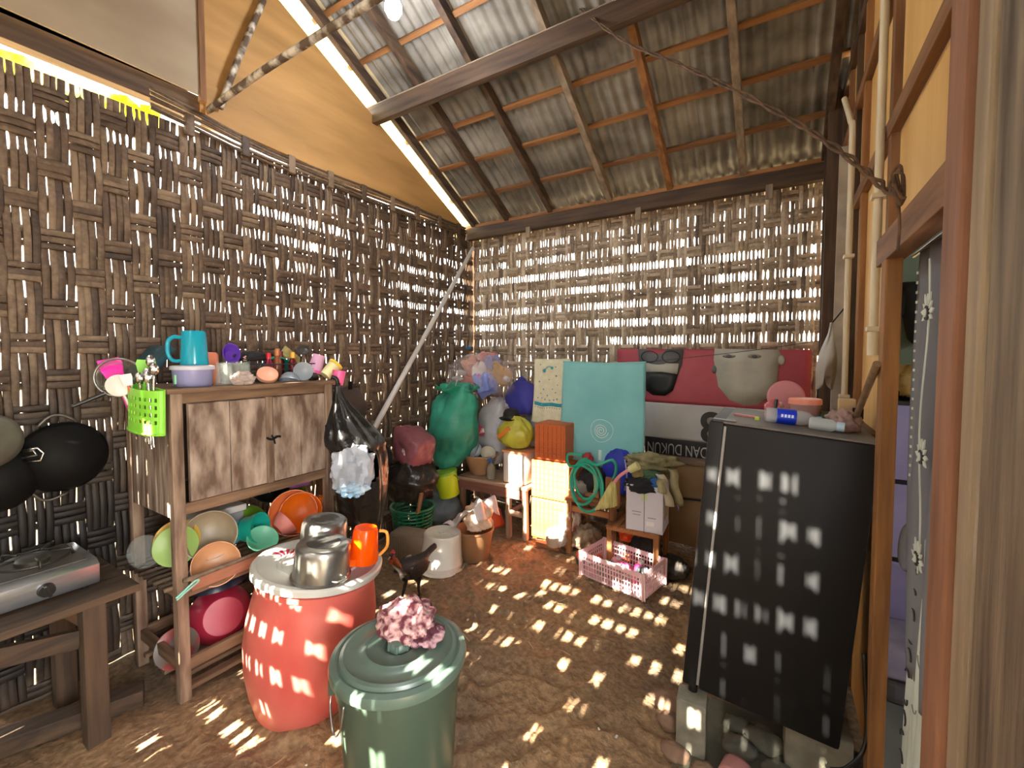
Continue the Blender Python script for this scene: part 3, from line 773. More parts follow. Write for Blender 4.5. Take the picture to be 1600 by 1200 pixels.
def tool(name, label, base, tip, head, mat, hmat, cat):
    t = thing(name, label, cat, base)
    b, e = Vector((0, 0, 0)), Vector(tip) - Vector(base)
    MB(False).cyl(b, e, 0.0055, 0.005, 10).build('handle', mat, t, smooth=True)
    d = e.normalized()
    side = Vector((0.35, 0.94, 0)); side = side - d*d.dot(side); side.normalize()
    nrm = d.cross(side)
    m4 = Matrix((side, d, nrm)).transposed().to_4x4(); m4.translation = e
    hd = MB(False); head(hd); hd.xf(m4); hd.build('head', hmat, t, smooth=True)
    return t
def spat(w, h):
    def f(mb): mb.prism([(-w*0.7, 0), (w*0.7, 0), (w, h*0.7), (w*0.9, h), (-w*0.9, h), (-w, h*0.7)], -0.003, 0.003)
    return f
def spoon_head(rx, ry):
    def f(mb): mb.lathe([(0, -0.004), (0.6, -0.003), (1.0, 0.004), (0.97, 0.006), (0.6, 0.0), (0, -0.001)], (0, ry, 0), 20); 
    def g_(mb):
        k = len(mb.v); f(mb)
        mb.v = [Vector((p.x*rx, (p.y-ry)*ry + ry, p.z)) for p in mb.v]
    return g_
tool('spatula', 'bright pink flat spatula standing in the green cutlery holder', (-2.45, 0.772, 1.19), (-2.56, 0.745, 1.395), spat(0.042, 0.10), plast('pink_handle', '#e03a9a'), plast('hot_pink', '#ff2fb0'), 'spatula')
tool('rice_spoon', 'round translucent white rice spoon leaning in the green cutlery holder', (-2.40, 0.772, 1.19), (-2.44, 0.735, 1.325), spoon_head(0.046, 0.048), plast('milky', '#d8d2c8'), plast('milky', '#d8d2c8'), 'spoon')
tool('spatula', 'small white and orange scraper standing in the green cutlery holder', (-2.36, 0.762, 1.19), (-2.385, 0.735, 1.37), spat(0.02, 0.05), plast('orange_red', '#e86a4a'), plast('offwhite', '#dcd8d0'), 'spatula')
tool('spatula', 'lime green flat spatula behind the cutlery in the green holder', (-2.38, 0.775, 1.19), (-2.40, 0.80, 1.42), spat(0.035, 0.06), GREEN, GREEN, 'spatula')
rnd = random.Random(2)
for k in range(8):
    bx = -2.34 + 0.013*k; tool('metal_spoon', 'one of the steel spoons bunched in the green cutlery holder', (bx, 0.77, 1.12 + rnd.uniform(-0.02, 0.03)), (bx+rnd.uniform(-0.01, 0.04), 0.765+rnd.uniform(-0.02, 0.03), 1.39 + rnd.uniform(-0.02, 0.06)), spoon_head(0.016, 0.026), CHROME, CHROME, 'spoon')['group'] = 'spoons in the cutlery holder'
sn = thing('tea_strainer', 'round wire strainer with black handle behind the pink spatula', 'strainer', (-2.55, 0.755, 1.40), (0, 0, R(60)))
MB(False).tube([(0.085*math.cos(a*PI/14), -0.01, 0.085*math.sin(a*PI/14)) for a in range(28)], 0.005, 8, closed=True).build('rim', STEEL, sn, smooth='full')
MB(False).lathe([(0, 0.05), (0.04, 0.042), (0.07, 0.02), (0.083, 0.0)], (0, 0, 0), 24, (PI/2*-1, 0, 0)).build('mesh', film('wire_mesh', '#8f8a80', 0.5, 0.4), sn, smooth='full')
MB(False).cyl((-0.05, -0.01, -0.07), (-0.15, -0.04, -0.12), 0.010, 0.008, 10).cyl((-0.05, -0.01, -0.07), (0.08, 0.0, -0.03), 0.004, seg=8).build('handle', BLACKP, sn, smooth=True)

# storage box, jug, containers on the cabinet top
tb = thing('storage_tray', 'dark teal flat tray leaning behind the blue jug', 'tray', (-2.60, 0.88, TOPZ+0.105), (R(52), 0, R(6)))
MB(False).box((0, 0, 0), (0.20, 0.20, 0.030)).build('body', plast('dark_teal', '#1f4650', 0.4), tb, bevel=0.008)
MB(False).box((0, -0.10, 0.0), (0.205, 0.012, 0.036)).build('rim', plast('teal_rim', '#4f93a0', 0.4), tb, bevel=0.003)
fc = thing('food_container', 'round translucent food container with milky lid under the blue jug', 'container', (-2.33, 0.955, TOPZ))
MB(False).lathe([(0, 0), (0.070, 0), (0.074, 0.005), (0.080, 0.085), (0.077, 0.085), (0.071, 0.008), (0, 0.005)], seg=36).build('body', plast('lilac_clear', '#b9b8e0', 0.3, trans=0.25, translucent=0.3), fc, smooth=True)
MB(False).lathe([(0, 0.098), (0.075, 0.098), (0.086, 0.094), (0.087, 0.078), (0.083, 0.078), (0.082, 0.090), (0, 0.092)], seg=36).build('lid', plast('milky_lid', '#d9d8e2', 0.35, translucent=0.3), fc, smooth=True)
MB(False).box((0.02, -0.079, 0.035), (0.012, 0.006, 0.04)).build('sticker', plast('mint_tag', '#9be3b0'), fc)
jg = thing('jug', 'turquoise plastic measuring jug turned upside down on the food container', 'jug', (-2.335, 0.965, TOPZ+0.099))
TURQ = plast('turquoise_clear', '#2cc6de', 0.2, trans=0.35, translucent=0.25)
MB(False).lathe([(0.0545, 0.0), (0.0555, 0.004), (0.047, 0.150), (0.042, 0.158), (0, 0.158), (0, 0.153), (0.040, 0.153), (0.043, 0.148), (0.051, 0.0)], seg=36).build('body', TURQ, jg, smooth=True)
MB(False).tube(smooth_path([(-0.01, -0.046, 0.125), (-0.012, -0.075, 0.128), (-0.014, -0.096, 0.105), (-0.014, -0.097, 0.05), (-0.012, -0.08, 0.022), (-0.01, -0.05, 0.02)]), 0.0085, 8).build('handle', TURQ, jg, smooth='full')
MB().lathe([(0, 0.0), (0.050, 0.0), (0.052, 0.004), (0.045, 0.145), (0.038, 0.158), (0, 0.160)], (-2.46, 1.075, TOPZ), 28).build('cup', plast('terracotta', '#d98260', 0.4), smooth=True, label='orange plastic cup upside down behind the blue jug', cat='cup')
for i, (x, y, lb) in enumerate(((-2.30, 1.075, 'upside-down drinking glass next to the milky food container'), (-2.31, 1.165, 'upside-down drinking glass behind the crumpled plastic packet'), (-2.42, 1.165, 'drinking glass standing behind the other two glasses'))):
    pf = [(0.037, 0.0), (0.036, 0.0), (0.030, 0.100), (0.027, 0.105), (0, 0.105), (0, 0.110), (0.031, 0.110), (0.034, 0.103), (0.039, 0.0)]
    MB().lathe(pf, (x, y, TOPZ), 24).build('drinking_glass', GLASS, smooth=True, label=lb, cat='glass', group='glasses on the dish cabinet')
blob((-2.245, 1.135, TOPZ+0.028), (0.035, 0.045, 0.032), 3, 0.25, 3, 0.18, 5, flat=-0.85).build('plastic_packet', film('foil_wrap', '#d8c8be', 0.75, 0.25), smooth=True, label='crumpled clear plastic packet at the front edge of the cabinet top', cat='packet')
# wire basket with bottles
wbk = thing('wire_basket', 'black wire basket of bottles on the dish cabinet', 'basket', (-2.46, 1.405, TOPZ))
wm = MB(False)
def rectloop(z, hx=0.10, hy=0.205): return [(-hx, -hy, z), (hx, -hy, z), (hx, hy, z), (-hx, hy, z)]
for z in (0.004, 0.035, 0.065, 0.095): wm.tube(rectloop(z), 0.0018 if z < 0.09 else 0.0035, 5, closed=True)
for k in range(14):
    y = -0.205 + 0.41*k/13
    wm.tube([(-0.10, y, 0.095), (-0.10, y, 0.004), (0.10, y, 0.004), (0.10, y, 0.095)], 0.0014, 5)
for k in range(1, 6):
    x = -0.10 + 0.2*k/6
    wm.tube([(x, -0.205, 0.095), (x, -0.205, 0.004), (x, 0.205, 0.004), (x, 0.205, 0.095)], 0.0014, 5)
wm.build('wires', M('black_wire', '#35343a', 0.4, metal=0.4), wbk)
def small_bottle(x, y, z, h, r, c, cc, label, tilt=(0, 0)):
    t = thing('bottle', label, 'bottle', (x, y, z), (tilt[0], tilt[1], 0), group='bottles in the wire basket')
    MB(False).lathe([(0, 0), (r*0.95, 0), (r, 0.004), (r, h*0.62), (r*0.5, h*0.76), (r*0.45, h*0.8), (0, h*0.8)], seg=20).build('body', M('bottle_'+c, c, 0.25), t, smooth=True)
    MB(False).cyl((0, 0, h*0.78), (0, 0, h), r*0.55, seg=16).build('cap', M('cap_'+cc, cc, 0.35), t, smooth=True)
small_bottle(-2.42, 1.36, TOPZ+0.007, 0.15, 0.022, '#7a1838', '#d02030', 'dark red bottle with red cap in the wire basket')
small_bottle(-2.45, 1.42, TOPZ+0.007, 0.175, 0.024, '#8a4a2a', '#c07a4a', 'brown bottle with tan cap in the middle of the wire basket', (0, 0.08))
small_bottle(-2.42, 1.50, TOPZ+0.007, 0.155, 0.022, '#6a1218', '#f0b848', 'dark bottle with yellow cap in the wire basket')
small_bottle(-2.47, 1.46, TOPZ+0.007, 0.16, 0.020, '#4a1014', '#7a1c18', 'maroon bottle behind the yellow-capped one')
small_bottle(-2.45, 1.25, TOPZ+0.007, 0.14, 0.022, '#2e5a2c', '#e8a8a0', 'green bottle with pink cap at the left end of the wire basket')
MB().lathe(bowl_prof(0.085, 0.05), (-2.52, 1.44, TOPZ+0.10), 32, face_rot((0.55, -0.1, -0.5))).build('bowl', plast('sea_green', '#149a86', 0.35), smooth=True, label='sea green bowl tipped over the back of the wire basket', cat='bowl')
MB().lathe(bowl_prof(0.055, 0.05), (-2.49, 1.19, TOPZ+0.14), 28, face_rot((0.8, -0.15, 0.25)), sx=0.75).build('bowl', plast('purple', '#6a3fb0', 0.35), smooth=True, label='purple plastic scoop standing at the left end of the wire basket', cat='bowl')
blob((-2.47, 1.30, TOPZ+0.135), (0.045, 0.085, 0.028), 9, 0.15, 2, 0.1, 4).build('black_cloth', M('black_cloth', '#17161a', 0.7), smooth=True, label='bundled black lid cloth lying over the wire basket', cat='cloth')
MB().box((-2.50, 1.545, TOPZ+0.135), (0.016, 0.14, 0.055), (R(-38), 0, 0)).build('scrubber', M('loofah', '#8e8250', 0.9, '#b8aa70', 30, None, 0.5), bevel=0.004, label='straw-coloured scrubbing pad leaning on the wire basket', cat='scrubber')
ld = thing('ladle', 'dark grey ladle standing up at the right end of the wire basket', 'ladle', (-2.50, 1.585, TOPZ+0.02))
MB(False).cyl((0, 0, 0), (0.01, 0.015, 0.12), 0.005, seg=8).build('handle', BLACKP, ld)
MB(False).lathe(bowl_prof(0.030, 0.02), (0.012, 0.018, 0.155), 20, face_rot((1, -0.2, 0.1)), sx=1.4).build('head', M('ladle_smoke', '#4b4846', 0.3), ld, smooth=True)
lo = thing('jar_lid', 'pair of peach plastic jar lids leaning on the wire basket', 'lid', (-2.30, 1.285, TOPZ))
for k in range(2):
    MB(False).lathe([(0, 0.012), (0.044, 0.012), (0.050, 0.009), (0.051, -0.008), (0.047, -0.008), (0.045, 0.005), (0, 0.006)], (0.0-0.022*k, 0.012*k, 0.042-0.004*k), 28, face_rot((0.75, -0.25, 0.75))).build('lid', plast('peach', '#e8a88a', 0.4), lo, smooth=True)
MB().lathe(bowl_prof(0.052, 0.042), (-2.285, 1.40, TOPZ+0.044), 28, face_rot((0.3, -0.3, -1))).build('bowl', film('frosted_bowl', '#a9b6c0', 0.65, 0.25, 0.1), smooth=True, label='frosted clear bowl turned over in front of the wire basket', cat='bowl')
MB().lathe(plate_prof(0.052, 0.014), (-2.30, 1.485, TOPZ+0.053), 28, face_rot((1, -0.45, 0.12))).build('saucer', film('frosted_dish', '#b9c4cc', 0.7, 0.25, 0.1), smooth=True, label='frosted clear saucer standing on edge beside the clear bowl', cat='saucer')
jr = thing('spice_jar', 'small dark spice jar lying on the cabinet top beside the clear saucer', 'jar', (-2.29, 1.545, TOPZ+0.017), (0, 0, R(20)))
MB(False).cyl((0, -0.03, 0), (0, 0.02, 0), 0.017, seg=18).build('body', BLACKP, jr, smooth=True)
MB(False).cyl((0, 0.02, 0), (0, 0.035, 0), 0.015, seg=18).build('lid', CHROME, jr, smooth=True)
def cup(c, d, r0, r1, h, mat, label, rim=None):
    t = thing('cup', label, 'cup', c, group='cups at the right end of the cabinet top')
    m_ = face_rot(d)
    MB(False).lathe([(0, 0), (r0, 0), (r1, h), (r1-0.003, h), (r0-0.003, 0.004), (0, 0.004)], (0, 0, 0), 26, m_).build('body', mat, t, smooth=True)
    if rim: MB(False).lathe([(r1, h-0.016), (r1+0.004, h-0.014), (r1+0.004, h), (r1, h)], (0, 0, 0), 26, m_).build('rim', rim, t, smooth=True)
cup((-2.38, 1.645, TOPZ+0.145), (-0.1, -0.3, -1), 0.034, 0.042, 0.11, plast('lilac_pink', '#d8a6c8', 0.4), 'lilac plastic cup with pink base, left of the two stacked cups', plast('pink_rim', '#f06aa8'))
cup((-2.30, 1.625, TOPZ+0.022), (0.1, 0.62, 0.62), 0.033, 0.040, 0.10, plast('pale_yellow', '#e3e0a8', 0.4), 'pale yellow cup lying over the pink cup at the cabinet corner', plast('yellow_rim', '#f2d24a'))
cup((-2.22, 1.65, TOPZ-0.03), (0.05, 0.15, 1.0), 0.030, 0.037, 0.085, plast('candy_pink', '#f46aa6', 0.4), 'candy pink cup hung at the right corner of the cabinet top')

# ---- dishes on the slatted shelf
SZ = 0.492
def dish(name, prof, c, nrm, mat, label, cat, sx=1.0, seg=36):
    return MB().lathe(prof, c, seg, face_rot(nrm), sx=sx).build(name, mat, smooth=True, label=label, cat=cat, group='dishes on the slatted shelf')
dish('plate', plate_prof(0.095, 0.02), (-2.46, 0.925, SZ+0.115), (0.72, -0.55, 0.35), plast('mustard', '#c9a13c'), 'mustard yellow plate standing at the back of the left end', 'plate')
dish('plate', plate_prof(0.092, 0.02), (-2.42, 0.905, SZ+0.105), (0.72, -0.55, 0.35), plast('moss', '#8fae5a'), 'soft green plate standing in front of the mustard one', 'plate')
dish('plate', plate_prof(0.075, 0.016), (-2.53, 0.825, SZ+0.085), (0.6, -0.7, 0.2), film('clear_dish', '#c8ccc8', 0.22, 0.1), 'clear glass plate standing at the outer left end of the shelf', 'plate')
dish('bowl', bowl_prof(0.115, 0.075), (-2.40, 1.035, SZ+0.108), (0.85, -0.35, 0.4), M('enamel_taupe', '#8f8068', 0.4, '#a5967c', 5), 'large taupe bowl standing on edge with dark rim', 'bowl')
dish('bowl', bowl_prof(0.100, 0.055), (-2.285, 1.005, SZ+0.005), (0.85, -0.3, 0.45), M('apricot_plastic', '#c98a5c', 0.4, '#d8a87e', 5), 'apricot bowl leaning out over the front rod', 'bowl')
dish('bowl', bowl_prof(0.080, 0.085, foot=0.75), (-2.39, 1.20, SZ+0.09), (0.9, 0.45, 0.15), plast('teal', '#1fa894', 0.3), 'deep teal tub tipped on its side on the shelf', 'tub')
dish('bowl', bowl_prof(0.068, 0.03, foot=0.8), (-2.40, 1.155, SZ+0.088), (-0.85, -0.5, -0.1), plast('sky_cyan', '#54b8c8', 0.3), 'cyan lid resting against the teal tub', 'lid')
dish('plate', plate_prof(0.075, 0.03), (-2.29, 1.225, SZ+0.035), (0.7, -0.1, 0.75), plast('mint', '#6fc2a0', 0.35), 'mint green plate lying at the shelf front', 'plate')
dish('bowl', bowl_prof(0.09, 0.07), (-2.55, 1.27, SZ+0.15), (0.3, 0.2, -1), plast('leaf', '#6a9a28', 0.4), 'leaf green bowl upside down at the back of the shelf', 'bowl')
dish('bowl', bowl_prof(0.075, 0.06), (-2.31, 1.325, SZ+0.06), (0.1, 0.9, 0.5), plast('salmon', '#e08a80', 0.4), 'salmon pink bowl leaning against the orange bowls', 'bowl')
dish('bowl', bowl_prof(0.125, 0.08), (-2.37, 1.45, SZ+0.10), (0.8, -0.45, 0.35), plast('peach_orange', '#e8834a', 0.4), 'peach orange basin standing behind the orange one', 'bowl')
dish('bowl', bowl_prof(0.110, 0.08), (-2.34, 1.475, SZ+0.10), (0.8, -0.42, 0.35), plast('pure_orange', '#f07818', 0.35), 'bright orange bowl at the right end of the shelf', 'bowl')
dish('bowl', bowl_prof(0.10, 0.06), (-2.55, 1.42, SZ+0.19), (0.5, -0.2, 0.7), M('near_black_bowl', '#151816', 0.4), 'black bowl on the dishes at the back of the shelf', 'bowl')
dish('bowl', bowl_prof(0.10, 0.06), (-2.55, 1.53, SZ+0.165), (0.6, -0.3, 0.4), plast('olive', '#7a8a2a', 0.4), 'olive green bowl behind the orange bowls', 'bowl')
oc = thing('cup', 'small orange cup stood at the right end of the slatted shelf', 'cup', (-2.33, 1.575, SZ+0.10), group='dishes on the slatted shelf')
MB(False).lathe([(0, 0), (0.028, 0), (0.035, 0.07), (0.032, 0.07), (0.026, 0.004), (0, 0.004)], (0, 0, 0), 24, face_rot((0.3, 0.5, 0.8))).build('body', plast('pure_orange', '#f07818'), oc, smooth=True)
bx = thing('plastic_box', 'white lidded plastic box at the back of the slatted shelf', 'box', (-2.53, 1.10, SZ+0.08))
MB(False).box((0, 0, 0.05), (0.14, 0.26, 0.09)).build('body', plast('box_grey', '#8f8d90', 0.4), bx, bevel=0.01)
MB(False).box((0, 0, 0.11), (0.16, 0.28, 0.035)).build('lid', plast('box_white', '#cfcac2', 0.4), bx, bevel=0.008)
dish('bowl', bowl_prof(0.09, 0.07), (-2.52, 1.12, SZ+0.01), (0.1, 0, 1), plast('navy_dish', '#2a3a66', 0.4), 'navy bowl under the white plastic box', 'bowl')
blob((-2.42, 1.52, SZ+0.27), (0.05, 0.07, 0.045), 31, 0.2, 2, 0.1, 4).build('purple_cloth', M('purple_cloth', '#7a3f78', 0.8), smooth=True, label='purple cloth stuffed under the cabinet by the hanging bag', cat='cloth')
# basins on the lower slats
MB().lathe(bowl_prof(0.142, 0.12, 0.005, 0.6), (-2.33, 1.055, 0.205), 44, face_rot((-0.85, 0.25, -0.30))).build('basin', M('wine_red_plastic', '#a5213c', 0.25, '#b53048', 3), smooth=True, label='wine red wash basin tipped bottom outwards in the foot of the cabinet', cat='basin')
MB().lathe(bowl_prof(0.145, 0.085, 0.005, 0.6), (-2.45, 1.07, 0.425), 44, face_rot((0.05, 0.0, -1))).build('basin', plast('navy', '#161c30', 0.3), smooth=True, label='navy wash basin upside down above the red basin', cat='basin')
MB().lathe(plate_prof(0.09, 0.03), (-2.43, 0.90, 0.10), 30, face_rot((0.75, -0.5, 0.5))).build('plate', M('patterned_enamel', '#6a5e56', 0.4, '#8a3a36', 14, contrast=(0.5, 0.55)), smooth=True, label='patterned enamel plate beside the wine red basin', cat='plate')

# ---- black rubbish bag hung at the cabinet corner
gb = thing('rubbish_bag', 'black plastic rubbish bag hanging from the cabinet corner', 'bag', (-2.11, 1.715, 0.50))
BAGB = M('black_bag_film', '#121213', 0.25, '#242220', 5, None, 0.6, bscale=16)
def gbf(u, v):
    a = 2*PI*u; z = 0.50 + 0.84*v
    if v < 0.55: r_ = 0.125 + 0.035*math.sin(min(1, v/0.35)*PI*0.5) if v > 0.03 else 0.06
    else: r_ = 0.16*(1 - sstep(0.55, 1.0, v)) + 0.014
    r_ *= 1 + 0.09*math.sin(a*7 + v*5) * (0.5+v) + 0.10*noise.noise(Vector((math.cos(a)*1.5, math.sin(a)*1.5, v*3)))
    tw = sstep(0.4, 1.0, v)
    cx = -2.11 - 0.08*tw; cy = 1.715 - 0.085*tw
    # opening facing the room: pull the rim wide at the front
    return Vector((cx + r_*math.cos(a)*0.95, cy + r_*math.sin(a)*0.9, z))
mbg = MB(); nu, nv = 48, 34
vs = [[gbf(i/nu, j/(nv-1)) for j in range(nv)] for i in range(nu)]
mouth = Vector((-1.985, 1.60, 0.86))
fl_ = []; ff = []
for i in range(nu):
    for j in range(nv): fl_.append(vs[i][j])
for i in range(nu):
    for j in range(nv-1):
        c_ = (vs[i][j] + vs[(i+1) % nu][j+1]) / 2
        d_ = c_ - mouth
        if d_.x**2 + d_.y**2 + (d_.z*0.85)**2 < 0.0135: continue
        ff.append((i*nv+j, ((i+1) % nu)*nv+j, ((i+1) % nu)*nv+j+1, i*nv+j+1))
ff.append([i*nv for i in range(nu)])
mbg.add(fl_, ff); mbg.build('film', BAGB, gb, smooth='full')
MB().tube(smooth_path([(-2.205, 1.60, 1.375), (-2.185, 1.62, 1.36), (-2.19, 1.63, 1.30)]), 0.012, 8).build('tied_handle', BAGB, gb, smooth='full')
pb = thing('plastic_scrap', 'crumpled white and blue plastic bags filling the mouth of the black rubbish bag', 'plastic bags', (-2.06, 1.65, 0.76))
blob((-2.03, 1.60, 0.865), (0.10, 0.10, 0.12), 6, 0.22, 2.4, 0.22, 3.2, flat=-2, fine=0.3).build('white_film', M('white_film', '#d4d8de', 0.3, '#b4bcc8', 6, translucent=0.25), pb, smooth=True)
blob((-2.00, 1.575, 0.775), (0.075, 0.075, 0.045), 8, 0.22, 2.6, 0.2, 4.5, flat=-2).build('blue_film', M('blue_film', '#2a9ac4', 0.3, '#d8e2ea', 8), pb, smooth=True)
# big dark pan hung on the wall behind it
t = thing('frying_pan', 'big dark lid-like pan hung on the bamboo behind the black rubbish bag', 'pan', (-2.71, 2.10, 1.10), group='pans hung on the bamboo wall')
MB(False).lathe([(0, 0.03), (0.15, 0.026), (0.17, 0.0), (0.165, 0.0), (0.145, 0.018), (0, 0.022)], (0, 0, 0), 36, face_rot((1, 0, 0))).build('body', M('rusty_pan', '#2e2723', 0.6, '#443a34', 6), t, smooth=True)
MB(False).box((0.03, 0, 0.18), (0.012, 0.03, 0.06)).build('handle', SOOT, t, bevel=0.003)

# ---- red drum with lid
dr = thing('water_drum', 'faded red bulging plastic water drum under a white lid', 'drum', (-1.765, 1.115, -0.02), Vector((0.045, 0.055, 0.6)).to_track_quat('Z', 'Y').to_euler())
REDD = M('faded_red_plastic', '#b94a42', 0.42, '#d67a6a', 2.6, (1, 1, 0.6), 0.08, contrast=(0.32, 0.7))
pf = [(0, 0.0), (0.185, 0.0), (0.195, 0.01), (0.225, 0.09), (0.252, 0.19), (0.265, 0.30), (0.262, 0.40), (0.248, 0.49), (0.235, 0.545), (0.238, 0.56), (0.238, 0.595), (0.225, 0.595), (0.225, 0.50), (0.24, 0.30), (0.19, 0.03), (0, 0.02)]
MB(False).lathe(pf, seg=56).build('body', REDD, dr, smooth=True)
MB(False).lathe([(0.2365, 0.548), (0.246, 0.552), (0.246, 0.572), (0.2365, 0.576)], seg=56).build('hoop', REDD, dr, smooth=True)
LIDW = M('grey_white_plastic', '#a3a29a', 0.4, '#bdbbb2', 3, None, 0.03)
MB(False).lathe([(0.258, 0.585), (0.266, 0.590), (0.268, 0.612), (0.262, 0.620), (0.245, 0.622), (0.235, 0.614), (0.17, 0.613), (0.165, 0.619), (0.155, 0.619), (0.15, 0.613), (0, 0.612), (0, 0.604), (0.245, 0.606), (0.252, 0.600)], seg=56).build('lid', LIDW, dr, smooth=True)
def pot(c, r, h, label, wobble=0.0):
    t = thing('cooking_pot', label, 'pot', c, (R(-4)+wobble, R(4), 0), group='pots on the red drum')
    MB(False).lathe([(r+0.008, 0.0), (r+0.009, 0.004), (r, 0.008), (r*0.985, h*0.8), (r*0.95, h*0.94), (r*0.86, h), (0, h), (0, h-0.004), (r*0.85, h-0.004), (r*0.93, h*0.92), (r*0.97, 0.004)], seg=44).build('body', STEEL, t, smooth=True)
    MB(False).lathe([(0, h+0.001), (r*0.62, h+0.001), (r*0.60, h+0.003), (0, h+0.0025)], seg=36).build('base_disc', M('scorched_aluminium', '#55534f', 0.45, '#c0beb8', 10, None, 0.05, metal=0.8, contrast=(0.4, 0.6)), t, smooth=True)
    for s_ in (-1, 1):
        MB(False).tube(smooth_path([(s_*(r), -0.03, 0.02), (s_*(r+0.022), -0.02, 0.022), (s_*(r+0.022), 0.02, 0.022), (s_*r, 0.03, 0.02)]), 0.004, 6).build('handle', STEEL, t, smooth='full')
pot((-1.585, 1.085, 0.602), 0.108, 0.135, 'scratched aluminium pot upside down at the front of the drum lid')
pot((-1.775, 1.225, 0.602), 0.100, 0.150, 'taller aluminium pot with scorched base behind the front pot')
pt = thing('pitcher', 'translucent orange pitcher turned upside down beside the pots on the red drum', 'pitcher', (-1.535, 1.255, 0.604), (R(-4), R(4), 0))
ORC = M('orange_clear', '#ff6a08', 0.2, translucent=0.45)
MB(False).lathe([(0.060, 0.0), (0.062, 0.004), (0.052, 0.135), (0.046, 0.148), (0, 0.148), (0, 0.144), (0.045, 0.143), (0.049, 0.134), (0.057, 0.0)], seg=36).build('body', ORC, pt, smooth=True)
MB(False).tube(smooth_path([(0.035, 0.045, 0.13), (0.055, 0.07, 0.12), (0.06, 0.075, 0.06), (0.04, 0.05, 0.02)]), 0.007, 8).build('handle', M('amber', '#e8a040', 0.3), pt, smooth='full')
MB(False).prism([(-0.02, -0.058), (0.02, -0.058), (0.0, -0.085)], 0.0, 0.03).build('spout', ORC, pt)
fn = thing('striped_fan', 'red and white ribbed plastic fan lying on the drum lid beside the pots', 'plastic dish', (-1.835, 1.09, 0.606), (R(-4), R(4), R(20)))
for k in range(11):
    a0 = 0.18*k + 1.2; a1 = a0 + (0.17)
    MB(False).prism([(0.035*math.cos(a0), 0.035*math.sin(a0)), (0.085*math.cos(a0), 0.085*math.sin(a0)), (0.085*math.cos(a1), 0.085*math.sin(a1)), (0.035*math.cos(a1), 0.035*math.sin(a1))], 0.0, 0.008 if k % 2 else 0.006).build('rib', plast('crimson', '#b01838') if k % 2 else plast('rib_white', '#e2dcd6'), fn)

# ---- green bin
gn = thing('lidded_bin', 'large dark green plastic bin with round lid and wire handle', 'bin', (-1.04, 0.99, -0.02))
BING = M('bin_green', '#344236', 0.32, '#3c4a3e', 2, None, 0.02)
MB(False).lathe([(0, 0), (0.155, 0), (0.162, 0.006), (0.190, 0.45), (0.190, 0.47), (0.197, 0.475), (0.197, 0.535), (0.190, 0.54), (0.185, 0.54), (0.158, 0.01), (0, 0.008)], seg=56).build('body', BING, gn, smooth=True)
MB(False).lathe([(0.205, 0.530), (0.214, 0.532), (0.217, 0.546), (0.213, 0.562), (0.197, 0.568), (0.188, 0.564), (0.183, 0.574), (0.172, 0.577), (0.165, 0.572), (0.120, 0.574), (0.112, 0.580), (0.104, 0.581), (0.098, 0.576), (0.050, 0.576), (0.046, 0.566), (0, 0.566), (0, 0.556), (0.2, 0.552), (0.205, 0.54)], seg=64).build('lid', M('lid_green', '#48584e', 0.32, '#526358', 2), gn, smooth=True)
kb = MB(False).lathe([(0, 0.566), (0.034, 0.566), (0.036, 0.572), (0.030, 0.590), (0.024, 0.594), (0, 0.594)], seg=24).build('lid_knob', M('knob_green', '#4c5f54', 0.4), gn, smooth=True)
for k in range(6):
    a = k*PI/3; MB(False).cyl((0.034*math.cos(a), 0.034*math.sin(a), 0.568), (0.031*math.cos(a), 0.031*math.sin(a), 0.592), 0.007, seg=8).build('knob_rib', M('knob_green', '#4c5f54', 0.4), kb, smooth=True)
MB(False).tube(smooth_path([(-0.13, -0.155, 0.49), (-0.125, -0.17, 0.44), (-0.06, -0.205, 0.40), (-0.03, -0.205, 0.43), (-0.02, -0.20, 0.50)]), 0.003, 6).build('wire_handle', STEEL, gn, smooth='full')
MB(False).box((-0.125, -0.158, 0.49), (0.03, 0.012, 0.05), (0, 0, R(40))).build('handle_lug', BING, gn, bevel=0.003)
rag = thing('batik_rag', 'crumpled maroon and white printed cloth heaped on the green bin lid', 'cloth', (-1.055, 1.055, 0.555))
CLO = M('batik_cloth', '#5e2230', 0.85, '#cfa6a2', 40, None, 0.4, contrast=(0.42, 0.62))
blob((-1.065, 1.05, 0.60), (0.082, 0.075, 0.055), 12, 0.22, 2.2, 0.30, 2.0, flat=-0.75, nu=80, nv=50, fine=0.12).build('heap', CLO, rag, smooth='full')
blob((-0.985, 1.055, 0.575), (0.05, 0.045, 0.026), 15, 0.25, 2.4, 0.30, 2.4, flat=-0.6, nu=56, nv=32, fine=0.12).build('fold', M('batik_dark', '#4a1a2a', 0.85, '#b08a90', 26, None, 0.5, contrast=(0.5, 0.6)), rag, smooth='full')

